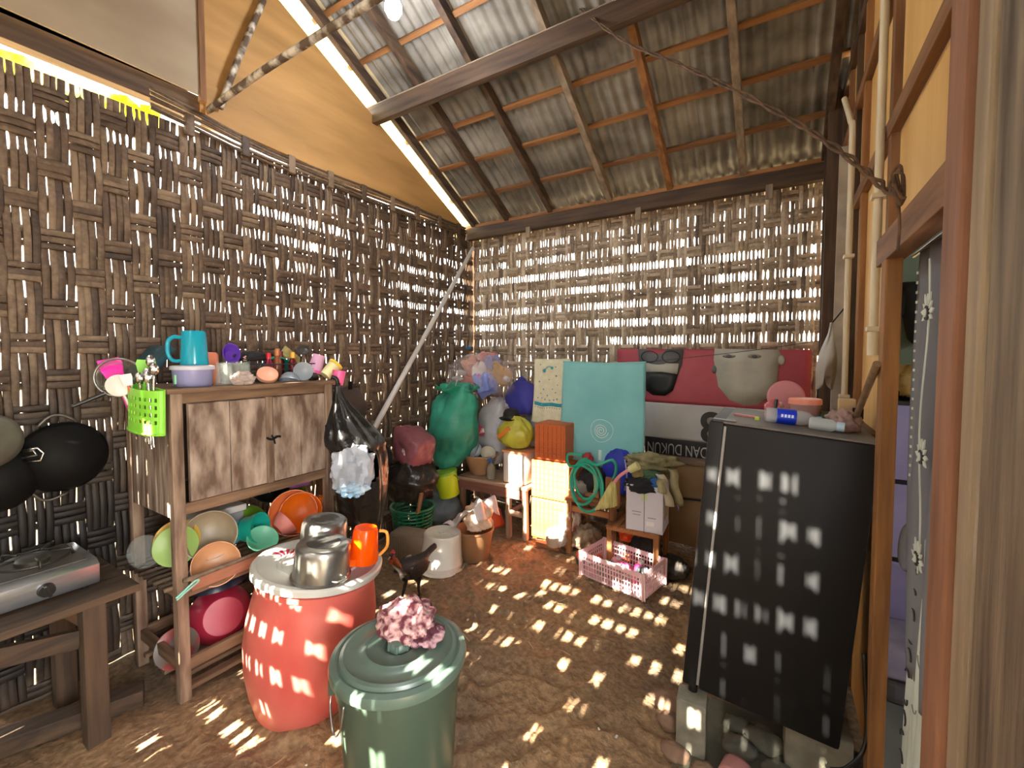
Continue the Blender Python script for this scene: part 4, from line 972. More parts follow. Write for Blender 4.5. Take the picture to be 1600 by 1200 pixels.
# ---- hen
hn = thing('hen', 'black hen with rusty neck and red face walking past the white bucket', 'hen', (-1.93, 1.93, floor_h(-1.93, 1.93)))
def loft(mb, rings, seg=18):
    vs = []; fs = []
    for (c, rx, rz, tilt) in rings:
        c = Vector(c)
        for k in range(seg):
            a = 2*PI*k/seg
            vs.append(c + Vector((rx*math.cos(a), -math.sin(tilt)*rz*math.sin(a), math.cos(tilt)*rz*math.sin(a))))
    n = len(rings)
    for i in range(n-1):
        for k in range(seg): fs.append((i*seg+k, i*seg+(k+1) % seg, (i+1)*seg+(k+1) % seg, (i+1)*seg+k))
    fs.append(list(range(seg))[::-1]); fs.append([(n-1)*seg+k for k in range(seg)])
    mb.add(vs, fs)
hb = MB(False)
loft(hb, [((0, -0.160, 0.330), 0.006, 0.006, 0), ((0, -0.152, 0.330), 0.017, 0.020, 0), ((0, -0.138, 0.332), 0.020, 0.023, 0.1), ((0, -0.125, 0.318), 0.018, 0.021, 0.9), ((0, -0.117, 0.292), 0.022, 0.024, 1.2),
          ((0, -0.108, 0.258), 0.033, 0.034, 1.0), ((0, -0.085, 0.222), 0.052, 0.056, 0.7), ((0, -0.045, 0.198), 0.068, 0.070, 0.35), ((0, 0.01, 0.190), 0.074, 0.070, 0.1), ((0, 0.06, 0.192), 0.068, 0.060, -0.1),
          ((0, 0.105, 0.204), 0.050, 0.044, -0.3), ((0, 0.145, 0.222), 0.026, 0.032, -0.4), ((0, 0.185, 0.240), 0.018, 0.030, -0.4), ((0, 0.222, 0.248), 0.014, 0.026, -0.3), ((0, 0.245, 0.244), 0.007, 0.014, 0)])
for s_, y in ((-1, -0.015), (1, 0.03)):
    dy = -0.02 if s_ < 0 else 0.02
    hb.tube([(s_*0.034, y, 0.17), (s_*0.034, y+0.002, 0.13), (s_*0.033, y+0.012, 0.098), (s_*0.033, y+dy*0.5, 0.05), (s_*0.033, y+dy, 0.012)], [0.034, 0.026, 0.0125, 0.0085, 0.008], 10)
    for a in (-0.5, 0.0, 0.5, PI):
        l_ = 0.045 if a != PI else 0.02
        hb.tube([(s_*0.033, y+dy, 0.012), (s_*0.033 + l_*math.sin(a), y+dy - l_*math.cos(a), 0.005)], [0.0075, 0.004], 6)
o = hb.build('body', M('black_feathers', '#0d0908', 0.6, '#1f1510', 26, (3, 1, 3), 0.3, coat=0.1), hn, smooth='full')
md = o.modifiers.new('skin', 'REMESH'); md.mode = 'VOXEL'; md.voxel_size = 0.0042; md.use_smooth_shade = True
MB(False).prism([(-0.158, 0.350), (-0.150, 0.364), (-0.145, 0.352), (-0.138, 0.366), (-0.131, 0.352), (-0.122, 0.360), (-0.118, 0.342), (-0.15, 0.338)], -0.003, 0.003, Matrix(((0, 0, 1, 0), (1, 0, 0, 0), (0, 1, 0, 0), (0, 0, 0, 1)))).build('comb', M('hen_red', '#b02a26', 0.5), hn)
for s_ in (-1, 1):
    MB(False).lathe([(0, -1), (0.7, -0.7), (1, 0), (0.7, 0.7), (0, 1)], (0, 0, 0), 12).xf(Matrix.Translation((s_*0.016, -0.146, 0.328)) @ Matrix.Diagonal((0.006, 0.012, 0.013, 1))).build('cheek', M('hen_face', '#a83a34', 0.6), hn, smooth='full')
    MB(False).lathe([(0, -1), (0.7, -0.7), (1, 0), (0.7, 0.7), (0, 1)], (0, 0, 0), 10).xf(Matrix.Translation((s_*0.0205, -0.146, 0.334)) @ Matrix.Diagonal((0.0025, 0.004, 0.004, 1))).build('eye', M('hen_eye', '#120c08', 0.15), hn, smooth='full')
    MB(False).lathe([(0, -1), (0.7, -0.7), (1, 0), (0.7, 0.7), (0, 1)], (0, 0, 0), 10).xf(Matrix.Translation((s_*0.007, -0.152, 0.304)) @ Matrix.Diagonal((0.004, 0.006, 0.012, 1))).build('wattle', M('hen_red', '#b02a26', 0.5), hn, smooth='full')
    MB(False).lathe([(0, -1), (0.45, -0.8), (0.9, -0.3), (1, 0.1), (0.8, 0.6), (0, 1)], (0, 0, 0), 16).xf(Matrix.Translation((s_*0.066, 0.02, 0.198)) @ Matrix.Rotation(R(-84), 4, 'X') @ Matrix.Diagonal((0.013, 0.045, 0.095, 1))).build('wing', M('black_feathers', '#0d0908', 0.6), hn, smooth='full')
MB(False).cyl((0, -0.158, 0.329), (0, -0.182, 0.321), 0.0075, 0.0008, 10).build('beak', M('horn', '#8a7050', 0.4), hn, smooth=True)
loft(hk := MB(False), [((0, -0.128, 0.318), 0.0205, 0.023, 0.9), ((0, -0.120, 0.292), 0.025, 0.027, 1.2), ((0, -0.108, 0.258), 0.036, 0.037, 1.0), ((0, -0.090, 0.236), 0.046, 0.046, 0.8)])
hk.build('neck_hackle', M('rusty_hackle', '#3a1a0a', 0.7, '#a5561e', 40, (4, 4, 1), 0.4, contrast=(0.4, 0.6)), hn, smooth='full')

# ================================================================== CORNER HEAP AND BACK WALL
# leaning pale pipe with a purple knot
pp = thing('leaning_pipe', 'long pale pipe leaning into the corner, purple cloth knotted at its foot', 'pipe', (-2.57, 2.18, 0.93))
MB().cyl((-2.575, 2.18, 0.90), (-2.72, 3.66, 2.60), 0.021, 0.018, 16).build('pipe', M('pale_pipe', '#a9a49e', 0.4, '#c9c6c2', 4, (1, 1, 0.5)), pp, smooth=True)
blob((-2.565, 2.175, 0.915), (0.028, 0.028, 0.032), 4, 0.2, 2, 0.25, 4).build('knot', M('purple_rag', '#96508e', 0.8, '#b878b0', 12), pp, smooth=True)
MB().prism([(0, 0), (0.05, -0.03), (0.045, -0.055), (0.0, -0.02)], -0.004, 0.004, Matrix.Translation((-2.555, 2.18, 0.91)) @ Matrix.Rotation(PI/2, 4, 'X') @ Matrix.Rotation(0.6, 4, 'Z')).build('rag_end', M('purple_rag', '#96508e'), pp)
MB().tube([(-2.575, 2.175, 0.92), (-2.6, 2.16, 0.45), (-2.6, 2.15, floor_h(-2.6, 2.15))], 0.016, 10).build('support_stick', MIDW['z'], pp, smooth=True)
# dark rag on the wall
blob((-2.69, 2.36, 0.62), (0.05, 0.12, 0.16), 40, 0.15, 2, 0.16, 4, flat=-2).build('hanging_rag', M('dark_rag', '#241d1c', 0.8, '#3a302e', 8), smooth='full', label='dark rag bundled on the bamboo behind the rubbish bag', cat='rag')
# clothes line
MB().tube(smooth_path([(XL+0.02, 3.20, 1.64), (-2.5, 3.32, 1.565), (-1.83, 3.35, 1.475), (-1.2, 3.35, 1.432), (-0.83, 3.36, 1.455), (-0.2, 3.45, 1.53), (0.24, 3.5, 1.60)], 8), 0.0022, 6).build('clothes_line', M('dark_wire', '#3a3532', 0.5), smooth='full', label='thin dark clothes line strung in front of the back wall', cat='wire')
blob((-2.52, 3.315, 1.57), (0.018, 0.022, 0.014), 5, 0.3, 3, 0.3, 5).build('string_knot', plast('blue_string', '#2a7ab0'), smooth=True, label='blue string knotted round the clothes line in the corner', cat='string')

# towels
def towel(name, label, x0, x1, zt, zb, y, mat, cat='towel', sag=0.0, seed=0, back=0.25, wv=0.012):
    t = thing(name, label, cat, ((x0+x1)/2, y, zb))
    def f(u, v):
        x = x0 + (x1-x0)*u
        s_ = math.sin(u*PI)
        z = (zt - sag*s_) + (zb - zt)*v
        yy = y - 0.012 - wv*(math.sin(u*17+seed) + 0.6*math.sin(u*9+seed*2))*sstep(0.05, 0.5, v) - 0.02*v
        return (x + 0.01*math.sin(v*5+seed)*(u-0.5) - (0.02*(1-u)*v), yy, z + 0.006*math.sin(u*11+seed)*v)
    MB().sheet(40, 30, f, 0.005).build('cloth', mat, t, smooth='full')
    def g_(u, v):
        x = x0 + (x1-x0)*u; s_ = math.sin(u*PI)
        return (x, y + 0.012 + 0.006*math.sin(u*13+seed), (zt - sag*s_) - back*v)
    MB().sheet(30, 10, g_, 0.005).build('back_flap', mat, t, smooth='full')
    MB().sheet(30, 5, lambda u, v: (x0+(x1-x0)*u, y + 0.013*math.cos(PI*(1-v)), (zt - sag*math.sin(u*PI)) + 0.010*math.sin(PI*v)), 0.005).build('fold', mat, t, smooth='full')
    return t, f
TW = M('cream_towel', '#c9c5a8', 0.95, '#d8d4ba', 30, None, 0.15)
TT = M('turquoise_towel', '#6fb0b4', 0.95, '#84c0c2', 3, None, 0.12, bscale=160)
tw1, f1 = towel('towel', 'cream hand towel with blue flower print on the clothes line', -1.82, -1.50, 1.462, 0.92, 3.355, TW, sag=0.008, seed=2, wv=0.006)
tw2, f2 = towel('towel', 'large turquoise towel with white spiral on the clothes line', -1.53, -0.86, 1.442, 0.655, 3.30, TT, sag=0.012, seed=5)
PRT = M('teal_print', '#2e8aa0', 0.9); PRD = M('grey_print', '#6a7270', 0.9); PWH = M('pale_print', '#c9dede', 0.9)
def on(f, u, v, dy=-0.0045):
    p = Vector(f(u, v)); return p + Vector((0, dy, 0))
def disc_on(f, u, v, r, mat, name, par, n=10, petals=0):
    c = on(f, u, v); pts = []
    for k in range(n*2 if petals else n):
        a = 2*PI*k/(n*2 if petals else n); rr = r*(1 if not petals else (1.0 if k % 2 else 0.62))
        pts.append((c.x + rr*math.cos(a), c.y, c.z + rr*math.sin(a)))
    m_ = len(pts)
    vs = pts + [(p[0], p[1]+0.002, p[2]) for p in pts]
    MB().add(vs, [list(range(m_)), [m_+i for i in range(m_)][::-1]] + [(i, (i+1) % m_, m_+(i+1) % m_, m_+i) for i in range(m_)]).build(name, mat, par)
disc_on(f1, 0.30, 0.16, 0.021, PRT, 'flower_print', tw1, 7, 1); disc_on(f1, 0.52, 0.115, 0.017, PRT, 'flower_print', tw1, 7, 1)
for k in range(3):
    MB().tube([on(f1, 0.30 + 0.22*t_/8, 0.16 - 0.05*t_/8 - (0.028+0.012*k)*math.sin(PI*t_/8)) for t_ in range(9)], 0.0014, 5).build('rainbow_print', PRT, tw1)
rnd = random.Random(8)
for (u, v) in ((0.18, 0.07), (0.62, 0.10), (0.45, 0.30), (0.65, 0.24), (0.15, 0.34), (0.30, 0.45), (0.55, 0.45), (0.70, 0.38), (0.2, 0.52), (0.42, 0.55), (0.65, 0.50), (0.12, 0.60), (0.25, 0.59), (0.36, 0.61), (0.48, 0.63), (0.6, 0.62), (0.70, 0.60)):
    disc_on(f1, u, v, rnd.uniform(0.006, 0.010), PRD if rnd.random() < 0.7 else PRT, 'flower_print', tw1, 5, 1)
MB().sheet(20, 3, lambda u, v: on(f1, 0.04+0.92*u, 0.665+0.055*v), 0.002).build('border_print', PRT, tw1)
for k in range(9): disc_on(f1, 0.10+0.09*k, 0.692, 0.007, PWH, 'border_flower', tw1, 4, 1)
for k in range(12): disc_on(f1, 0.07+0.07*k, 0.745, 0.006, PRD, 'border_flower', tw1, 4, 1)
# white spiral and label on the turquoise towel
sp = []
for k in range(70):
    a = k*0.27; r_ = 0.006 + 0.0024*a*1.15
    sp.append(on(f2, 0.52 + r_*math.cos(a)/0.67, 0.655 - r_*math.sin(a)/0.79))
MB().tube(sp, 0.0045, 5).build('spiral_print', PWH, tw2, smooth='full')
MB().tube([on(f2, 0.52 + 0.088*math.cos(k*PI/20)/0.67, 0.655 - 0.088*math.sin(k*PI/20)/0.79) for k in range(40)], 0.0022, 5, closed=True).build('ring_print', PWH, tw2)
MB().sheet(4, 6, lambda u, v: on(f2, 0.50+0.035*u, 0.845+0.10*v), 0.002).build('label_print', PWH, tw2)

# banner on the back wall, hung upside down
bn = thing('campaign_banner', 'creased red, white and black printed banner hung upside down on the back wall', 'banner', (-0.5, 3.70, 0.65))
BX0, BX1, BZ0, BZ1 = -1.21, 0.18, 0.655, 1.555
def by(x, z): return 3.705 - 0.010*(1-abs(noise.noise(Vector((x*3.3, z*1.6, 2))))*2.4) - 0.006*math.sin(x*9+z*2)
def ban(x0, x1, z0, z1, d, n=24, k=18): return MB().sheet(n, k, lambda u, v: (x0+(x1-x0)*u, by(x0+(x1-x0)*u, z0+(z1-z0)*v)-d, z0+(z1-z0)*v - 0.012*(x0+(x1-x0)*u-BX0)), 0.0015)
BR = M('banner_red', '#a03a48', 0.5, '#b85060', 3, None, 0.05); BWT = M('banner_white', '#b4b6b8', 0.5, '#c8cacc', 3)
BBK = M('banner_black', '#17181c', 0.45); BGR = M('banner_grey', '#a8a89e', 0.5, '#c2c2b6', 6); BGD = M('banner_dark_grey', '#5a5c60', 0.5)
ban(BX0, BX1, 1.115, BZ1, 0.0).build('red_field', BR, bn, smooth='full')
ban(BX0, BX1, 0.825, 1.115, 0.0).build('white_field', BWT, bn, smooth='full')
ban(-0.96, BX1, 0.665, 0.825, 0.0).build('black_strip', BBK, bn, smooth='full')
def bpoly(pts, d, mat, name):
    d *= 2.0
    n = len(pts); v = [(x, by(x, z)-d-0.001, z-0.012*(x-BX0)) for x, z in pts]; c = (sum(p[0] for p in pts)/n, sum(p[1] for p in pts)/n)
    ring2 = [(x*0.5+c[0]*0.5, z*0.5+c[1]*0.5) for x, z in pts]
    v2 = [(x, by(x, z)-d-0.001, z-0.012*(x-BX0)) for x, z in ring2]
    cv = [(c[0], by(*c)-d-0.001, c[1]-0.012*(c[0]-BX0))]
    vs = v + v2 + cv; fs = [(i, (i+1) % n, n+(i+1) % n, n+i) for i in range(n)] + [(n+i, n+(i+1) % n, 2*n) for i in range(n)]
    o_ = MB().add(vs, fs).build(name, mat, bn, smooth='full'); md_ = o_.modifiers.new('t', 'SOLIDIFY'); md_.thickness = 0.001; return o_
def ell(cx, cz, rx, rz, a0=0, a1=2*PI, n=24): return [(cx+rx*math.cos(a0+(a1-a0)*k/(n-1 if a1-a0 < 6 else n)), cz+rz*math.sin(a0+(a1-a0)*k/(n-1 if a1-a0 < 6 else n))) for k in range(n)]
# left portrait: glasses above, pale brow, dark cap below (upside down)
bpoly([(-1.03, 1.555), (-0.665, 1.555), (-0.675, 1.44), (-0.70, 1.36), (-0.98, 1.37), (-1.02, 1.46)], 0.003, BGD, 'portrait_face')
bpoly([(-0.97, 1.44), (-0.70, 1.44), (-0.71, 1.355), (-0.96, 1.365)], 0.005, BGR, 'portrait_brow')
bpoly([(-0.97, 1.375), (-0.835, 1.37), (-0.70, 1.365), (-0.74, 1.22), (-0.80, 1.175), (-0.90, 1.175), (-0.955, 1.21)], 0.005, BBK, 'portrait_cap')
for cx in (-0.93, -0.76):
    MB().tube([(x, by(x, z)-0.014, z-0.012*(x-BX0)) for x, z in ell(cx, 1.492, 0.068, 0.047)], 0.004, 5, closed=True).build('portrait_glasses', BBK, bn)
# right portrait: eyes above, pale rounded head below
bpoly([(-0.44, 1.56), (-0.02, 1.555), (0.005, 1.50), (-0.015, 1.44), (-0.02, 1.34), (-0.06, 1.22), (-0.14, 1.15), (-0.23, 1.135), (-0.33, 1.17), (-0.41, 1.27), (-0.43, 1.38), (-0.445, 1.48)], 0.003, BGR, 'portrait_face')
for cx in (-0.34, -0.17):
    bpoly(ell(cx, 1.505, 0.045, 0.016), 0.005, M('print_shadow', '#8a8a82', 0.5), 'portrait_eye')
    bpoly(ell(cx, 1.503, 0.018, 0.012), 0.007, BGD, 'portrait_pupil')
bpoly(ell(-0.44, 1.40, 0.016, 0.03), 0.005, BGD, 'portrait_ear'); bpoly(ell(0.0, 1.48, 0.02, 0.035), 0.005, BGR, 'portrait_ear')
# big numeral, its nib and the line of lettering, all upside down
mt4 = lambda x, y, z: Matrix.Translation((x, y, z)) @ Matrix.Rotation(PI/2, 4, 'X') @ Matrix.Rotation(PI, 4, 'Z')
text_mesh('numeral_print', '3', 0.33, BBK, mt4(-0.465, 3.676, 0.955), bn, 0.001, True)
bpoly([(-0.42, 1.02), (-0.36, 1.0), (-0.425, 0.965)], 0.014, BBK, 'numeral_nib')
text_mesh('lettering_print', 'DAN', 0.125, BWT, mt4(-0.555, 3.676, 0.742) @ Matrix.Diagonal((0.62, 1, 1, 1)), bn, 0.0008)
text_mesh('lettering_print', 'DUKUN', 0.125, BWT, mt4(-0.80, 3.676, 0.745) @ Matrix.Diagonal((0.62, 1, 1, 1)), bn, 0.0008)

# ---- heap in the corner
GRS = M('green_sack', '#1f6450', 0.5, '#38a088', 1.6, (1, 1, 2.2), 0.15, bscale=14, contrast=(0.35, 0.65))
sk = thing('green_sack', 'tall bulging green plastic sack slumped in the corner', 'sack', (-2.49, 3.00, 0.35))
blob((-2.46, 3.00, 0.87), (0.21, 0.19, 0.38), 21, 0.12, 1.8, 0.08, 3.5, flat=-0.95, shape=lambda p, z: Vector((p.x*(1.0 - 0.10*sstep(-0.2, -0.9, z) + 0.08*sstep(0.3, 0.6, z)), p.y, p.z)) + Vector((0.06*(z+0.2), 0, 0)), nu=60, nv=44).build('body', GRS, sk, smooth='full')
def ruff(u, v):
    a = 2*PI*u; r_ = 0.10 + 0.07*v + 0.014*math.sin(a*11)*v
    return Vector((-2.41 + r_*math.cos(a)*1.15, 3.0 + r_*math.sin(a), 1.17 + 0.055*v + 0.025*math.sin(a*5)*v))
o = MB().grid(60, 6, ruff, wrap=True).build('rim', M('green_sack_rim', '#35ab8a', 0.45, '#1e8a68', 6), sk, smooth='full'); md = o.modifiers.new('t', 'SOLIDIFY'); md.thickness = 0.002
MB().bar((-2.41, 2.95, 1.16), (-2.33, 2.90, 1.29), 0.006, 0.006).build('stick', plast('stick_pink', '#e0b8b0'), sk)
ck = thing('clear_bag', 'big clear plastic bag of bottles and packets on top of the corner heap', 'bag', (-2.46, 3.38, 1.10))
blob((-2.44, 3.36, 1.30), (0.35, 0.20, 0.20), 17, 0.15, 1.7, 0.13, 2.3, flat=-0.9, fine=0.3, shape=lambda p, z: Vector((p.x, p.y, p.z*(1 - 0.25*sstep(0.0, -0.35, p.x)))), nu=60, nv=40).build('film', film('clear_bag_film', '#ece0e4', 0.28, 0.3, 0.6), ck, smooth='full')
MB().cyl((-2.12, 3.33, 1.29), (-2.07, 3.31, 1.28), 0.03, 0.02, 12).build('knot', film('clear_knot', '#e2dcdc', 0.8, 0.3), ck, smooth=True)
rnd = random.Random(12)
stuff_cols = [('#b8564a', (-2.42, 3.25, 1.22)), ('#c98a70', (-2.50, 3.35, 1.36)), ('#7a7cb0', (-2.29, 3.35, 1.38)), ('#b08a4a', (-2.21, 3.36, 1.33)), ('#e0d8d2', (-2.36, 3.30, 1.34)), ('#7a8ad0', (-2.28, 3.24, 1.24)), ('#b87a74', (-2.36, 3.36, 1.42))]
for i, (c, p) in enumerate(stuff_cols):
    blob(p, (0.095, 0.065, 0.075), 50+i, 0.35, 1.8, 0.25, 3, power=3.5, nu=28, nv=18, rot=(0.6*i, 0.9*i, 1.3*i)).build('plastic_packet', M('pk_'+c, c, 0.45), ck, smooth=True)
PKB = plast('hot_pink_toy', '#f0408a', 0.4)
pk = MB(); 
for z in (1.235, 1.30):
    pk.box((-2.34, 3.20, z), (0.05, 0.03, 0.05)).box((-2.315, 3.20, z+0.01), (0.03, 0.03, 0.03))
pk.box((-2.35, 3.20, 1.268), (0.025, 0.03, 0.10)); pk.build('pink_clip', PKB, ck, bevel=0.004)
for i, (x, z) in enumerate(((-2.62, 1.22), (-2.57, 1.27), (-2.53, 1.33), (-2.66, 1.19))):
    MB().lathe([(0, 0), (0.02, 0), (0.028, 0.01), (0.028, 0.07), (0.012, 0.09), (0.012, 0.1), (0, 0.1)], (x, 3.28, z), 16, face_rot((-0.5, -1, 0.2))).build('clear_bottle', CLEARP, ck, smooth=True)
MB().cyl((-2.48, 3.24, 1.30), (-2.36, 3.24, 1.27), 0.014, seg=10).build('orange_tube', plast('tube_orange', '#e0784a'), ck, smooth=True)
# supporting sacks under the clear bag
ws = thing('white_sack', 'stuffed white sack with red print behind the tan basin', 'sack', (-2.27, 3.42, 0.45))
blob((-2.29, 3.45, 0.78), (0.19, 0.17, 0.32), 33, 0.12, 1.8, 0.08, 3.5, flat=-0.95, nu=54, nv=38, rot=(0, R(12), 0)).build('body', M('white_sack_weave', '#a9a8ac', 0.6, '#c8cacc', 3, None, 0.1), ws, smooth='full')
blob((-2.36, 3.262, 0.80), (0.05, 0.02, 0.05), 3, 0.1, 2, 0.1).build('red_print', M('sack_red', '#b03040', 0.6, '#d8d0d0', 18, contrast=(0.55, 0.6)), ws, smooth=True)
MB().cyl((-2.16, 3.26, 0.78), (-1.99, 3.25, 0.93), 0.018, seg=12).build('cardboard_tube', plast('offwhite', '#dcd8d0'), ws, smooth=True)
bb = thing('blue_bag', 'royal blue cloth bag with peaked top beside the cream towel', 'bag', (-2.07, 3.52, 0.95))
blob((-2.05, 3.52, 1.10), (0.15, 0.11, 0.16), 44, 0.08, 1.6, 0.06, 3.0, flat=-0.9, power=3.0, neck=0.35).build('body', M('royal_blue_cloth', '#2f2f86', 0.7, '#3f40a0', 5, None, 0.1), bb, smooth='full')
MB().lathe([(0.10, 0.02), (0.03, 0.10), (0, 0.12), (0, 0.1), (0.08, 0.01)], (-2.06, 3.52, 1.19), 16, sy=0.6).build('peak', M('royal_blue_cloth', '#2f2f86', 0.7), bb, smooth='full')
gs = MB(); blob_ = blob((-1.93, 3.58, 0.80), (0.14, 0.10, 0.16), 45, 0.1, 1.8, 0.08, 3.5, flat=-0.9)
blob_.build('grey_bundle', M('grey_bundle', '#8c929a', 0.7, '#a8aeb4', 4), smooth='full', label='grey bundle under the royal blue bag', cat='bundle')
# bench
WB = {a: wood('bench_wood', '#7a5a48', '#a88a72', a) for a in 'xyz'}
bh = thing('wooden_bench', 'low reddish wooden bench holding the tan basin and white bucket', 'bench', (-2.05, 3.18, 0))
MB().span((-2.44, 3.02, 0.405), (-1.72, 3.20, 0.43)).build('seat_board', WB['x'], bh, bevel=0.004)
MB().span((-2.44, 3.205, 0.405), (-1.72, 3.40, 0.43)).build('seat_board', WB['x'], bh, bevel=0.004)
MB().span((-2.42, 3.03, 0.32), (-1.74, 3.05, 0.405)).build('apron', wood('red_apron', '#6e4236', '#8f6050', 'x'), bh, bevel=0.003)
for x in (-2.40, -1.92, -1.76):
    for y in (3.06, 3.34):
        if x == -1.76 and y > 3.2: continue
        MB().bar((x, y, 0.41), (x+0.015, y-0.01, floor_h(x, y)-0.005), 0.04, 0.04, (0, 1, 0)).build('leg', WB['z'], bh, bevel=0.003)
MB().span((-1.94, 3.04, 0.17), (-1.74, 3.06, 0.215)).build('stretcher', WB['x'], bh, bevel=0.003)
MB().span((-1.925, 3.06, 0.17), (-1.90, 3.34, 0.21)).build('stretcher', WB['y'], bh, bevel=0.003)
BZ = 0.431
ba = thing('basin', 'tan plastic basin with bowls and a mug on the bench', 'basin', (-2.30, 3.20, BZ))
MB(False).lathe([(0, 0), (0.085, 0), (0.09, 0.005), (0.155, 0.17), (0.172, 0.175), (0.172, 0.183), (0.155, 0.183), (0.085, 0.012), (0, 0.01)], seg=44).build('body', plast('tan', '#a5805c', 0.4), ba, smooth=True)
MB().lathe(bowl_prof(0.075, 0.05), (-2.28, 3.15, BZ+0.20), 30, face_rot((-0.5, -0.6, 0.45))).build('bowl', plast('pale_blue', '#b4bec8', 0.35), smooth=True, label='pale blue bowl tilted in the tan basin', cat='bowl')
MB().lathe(bowl_prof(0.07, 0.06), (-2.21, 3.18, BZ+0.17), 30, face_rot((0.4, -0.5, 0.7))).build('bowl', plast('ivory', '#b9b3a0', 0.4), smooth=True, label='ivory bowl at the right side of the tan basin', cat='bowl')
mg = thing('mug', 'dusky pink mug lying at the left rim of the tan basin', 'mug', (-2.40, 3.18, BZ+0.14))
MB(False).lathe([(0, 0), (0.04, 0), (0.046, 0.085), (0.042, 0.085), (0.037, 0.005), (0, 0.005)], (0, 0, 0.01), 24, face_rot((-0.5, -0.3, 0.8))).build('body', plast('dusky_pink', '#96605e', 0.4), mg, smooth=True)
MB(False).tube(smooth_path([(0.0, -0.04, 0.03), (0.02, -0.07, 0.05), (0.0, -0.05, 0.08)]), 0.006, 8).build('handle', plast('dusky_pink', '#96605e'), mg, smooth='full')
sy = thing('spray_bottle', 'ribbed clear bottle with blue spray cap on the bench', 'bottle', (-2.12, 3.10, BZ))
MB(False).lathe([(0, 0), (0.036, 0), (0.040, 0.006), (0.037, 0.03), (0.040, 0.045), (0.037, 0.06), (0.040, 0.075), (0.038, 0.10), (0.02, 0.13), (0.014, 0.14), (0, 0.14)], seg=24).build('body', film('dusty_clear', '#a39a8a', 0.7, 0.3), sy, smooth=True)
MB(False).cyl((0, 0, 0.138), (0, 0, 0.165), 0.014, seg=14).box((0.0, -0.02, 0.172), (0.018, 0.055, 0.018)).build('cap', plast('cap_blue', '#3a6ab8'), sy)
wbx = thing('white_bucket', 'white square lidded pail with orange rim on the bench end', 'pail', (-1.87, 3.17, BZ))
MB(False).box((0, 0, 0.13), (0.22, 0.2, 0.26)).build('body', plast('pail_white', '#c4bcb2', 0.45), wbx, bevel=0.02, smooth=True)
MB(False).box((0, 0, 0.265), (0.235, 0.215, 0.02)).build('rim', plast('pail_rim', '#c98a62', 0.45), wbx, bevel=0.006)
yb = thing('yellow_bag', 'knotted yellow-green plastic bag of packets on the white pail', 'bag', (-1.93, 3.19, BZ+0.277))
blob((-1.925, 3.19, BZ+0.40), (0.155, 0.12, 0.135), 61, 0.10, 1.6, 0.09, 2.4, flat=-0.85, nu=60, nv=40).build('film', M('yellow_green_film', '#9a8f22', 0.35, '#c4c44a', 3.5, None, 0.4, bscale=18), yb, smooth='full')
MB().box((-1.97, 3.075, BZ+0.42), (0.14, 0.02, 0.035), (0, R(-38), 0)).build('orange_packet', plast('packet_orange', '#d07a34'), yb, bevel=0.004)
ht = thing('bowler_hat', 'small black brimmed hat on the yellow bag', 'hat', (-1.975, 3.20, BZ+0.525))
MB(False).lathe([(0.085, -0.012), (0.10, 0.0), (0.10, 0.004), (0.085, -0.006), (0.066, 0.004), (0.066, 0.045), (0.055, 0.072), (0.03, 0.084), (0, 0.086)], seg=32, sx=1.1).build('crown', M('black_felt', '#0f0d0d', 0.7), ht, smooth='full')
MB(False).lathe([(0.067, 0.006), (0.069, 0.006), (0.069, 0.024), (0.067, 0.024)], seg=32, sx=1.1).build('band', M('grey_band', '#2a2828', 0.5), ht)
ob = thing('bucket', 'orange plastic helmet-like bucket lying under the bench', 'bucket', (-2.20, 3.22, floor_h(-2.2, 3.22)))
MB(False).lathe([(0.11, 0.0), (0.115, 0.0), (0.115, 0.02), (0.10, 0.06), (0.085, 0.12), (0.05, 0.15), (0, 0.155)], (0, 0, 0.01), 30).build('body', plast('red_orange', '#d8502a', 0.4), ob, smooth='full')
MB(False).tube([(0.117*math.cos(k*PI/16), 0.117*math.sin(k*PI/16), 0.012) for k in range(32)], 0.006, 6, closed=True).build('rim', plast('red_orange', '#d8502a'), ob, smooth='full')
MB().lathe(bowl_prof(0.08, 0.07), (-2.36, 3.14, 0.08+floor_h(-2.36, 3.14)), 28, (PI, 0, 0)).build('bowl', plast('rust', '#8a4a34'), smooth=True, label='rust brown bowl upside down under the left end of the bench', cat='bowl')
# lime bucket with lid
lb = thing('lidded_bucket', 'lime yellow bucket with green lid tilted on the bundles by the bench', 'bucket', (-2.40, 2.88, 0.30), (R(8), R(-8), 0))
MB(False).lathe([(0, 0), (0.085, 0), (0.088, 0.005), (0.098, 0.20), (0.094, 0.20), (0.084, 0.008), (0, 0.006)], seg=36).build('body', plast('lime_yellow', '#a9b81e', 0.4), lb, smooth=True)
MB(False).lathe([(0, 0.222), (0.09, 0.222), (0.104, 0.215), (0.106, 0.195), (0.101, 0.195), (0.1, 0.212), (0, 0.216)], seg=36).build('lid', plast('leaf_lid', '#6f9a22', 0.4), lb, smooth=True)
MB(False).tube(smooth_path([(0.10, 0.0, 0.18), (0.14, -0.02, 0.17), (0.16, -0.03, 0.15)]), 0.006, 6).build('handle', plast('leaf_lid', '#6f9a22'), lb, smooth='full')
# bundles below it
blob((-2.52, 2.88, 0.16), (0.19, 0.17, 0.16), 71, 0.12, 2, 0.12, 4, flat=-0.95).build('grey_bundle', M('blue_grey_cloth', '#3f4c52', 0.8, '#5a686c', 6), smooth='full', label='blue-grey cloth bundle under the lime bucket', cat='bundle')
blob((-2.50, 3.16, 0.20), (0.08, 0.09, 0.20), 72, 0.12, 2, 0.12, 4, flat=-0.95).build('dark_bundle', M('dark_green_cloth', '#1a3a2c', 0.8), smooth='full', label='dark green bundle under the tall green sack', cat='bundle')
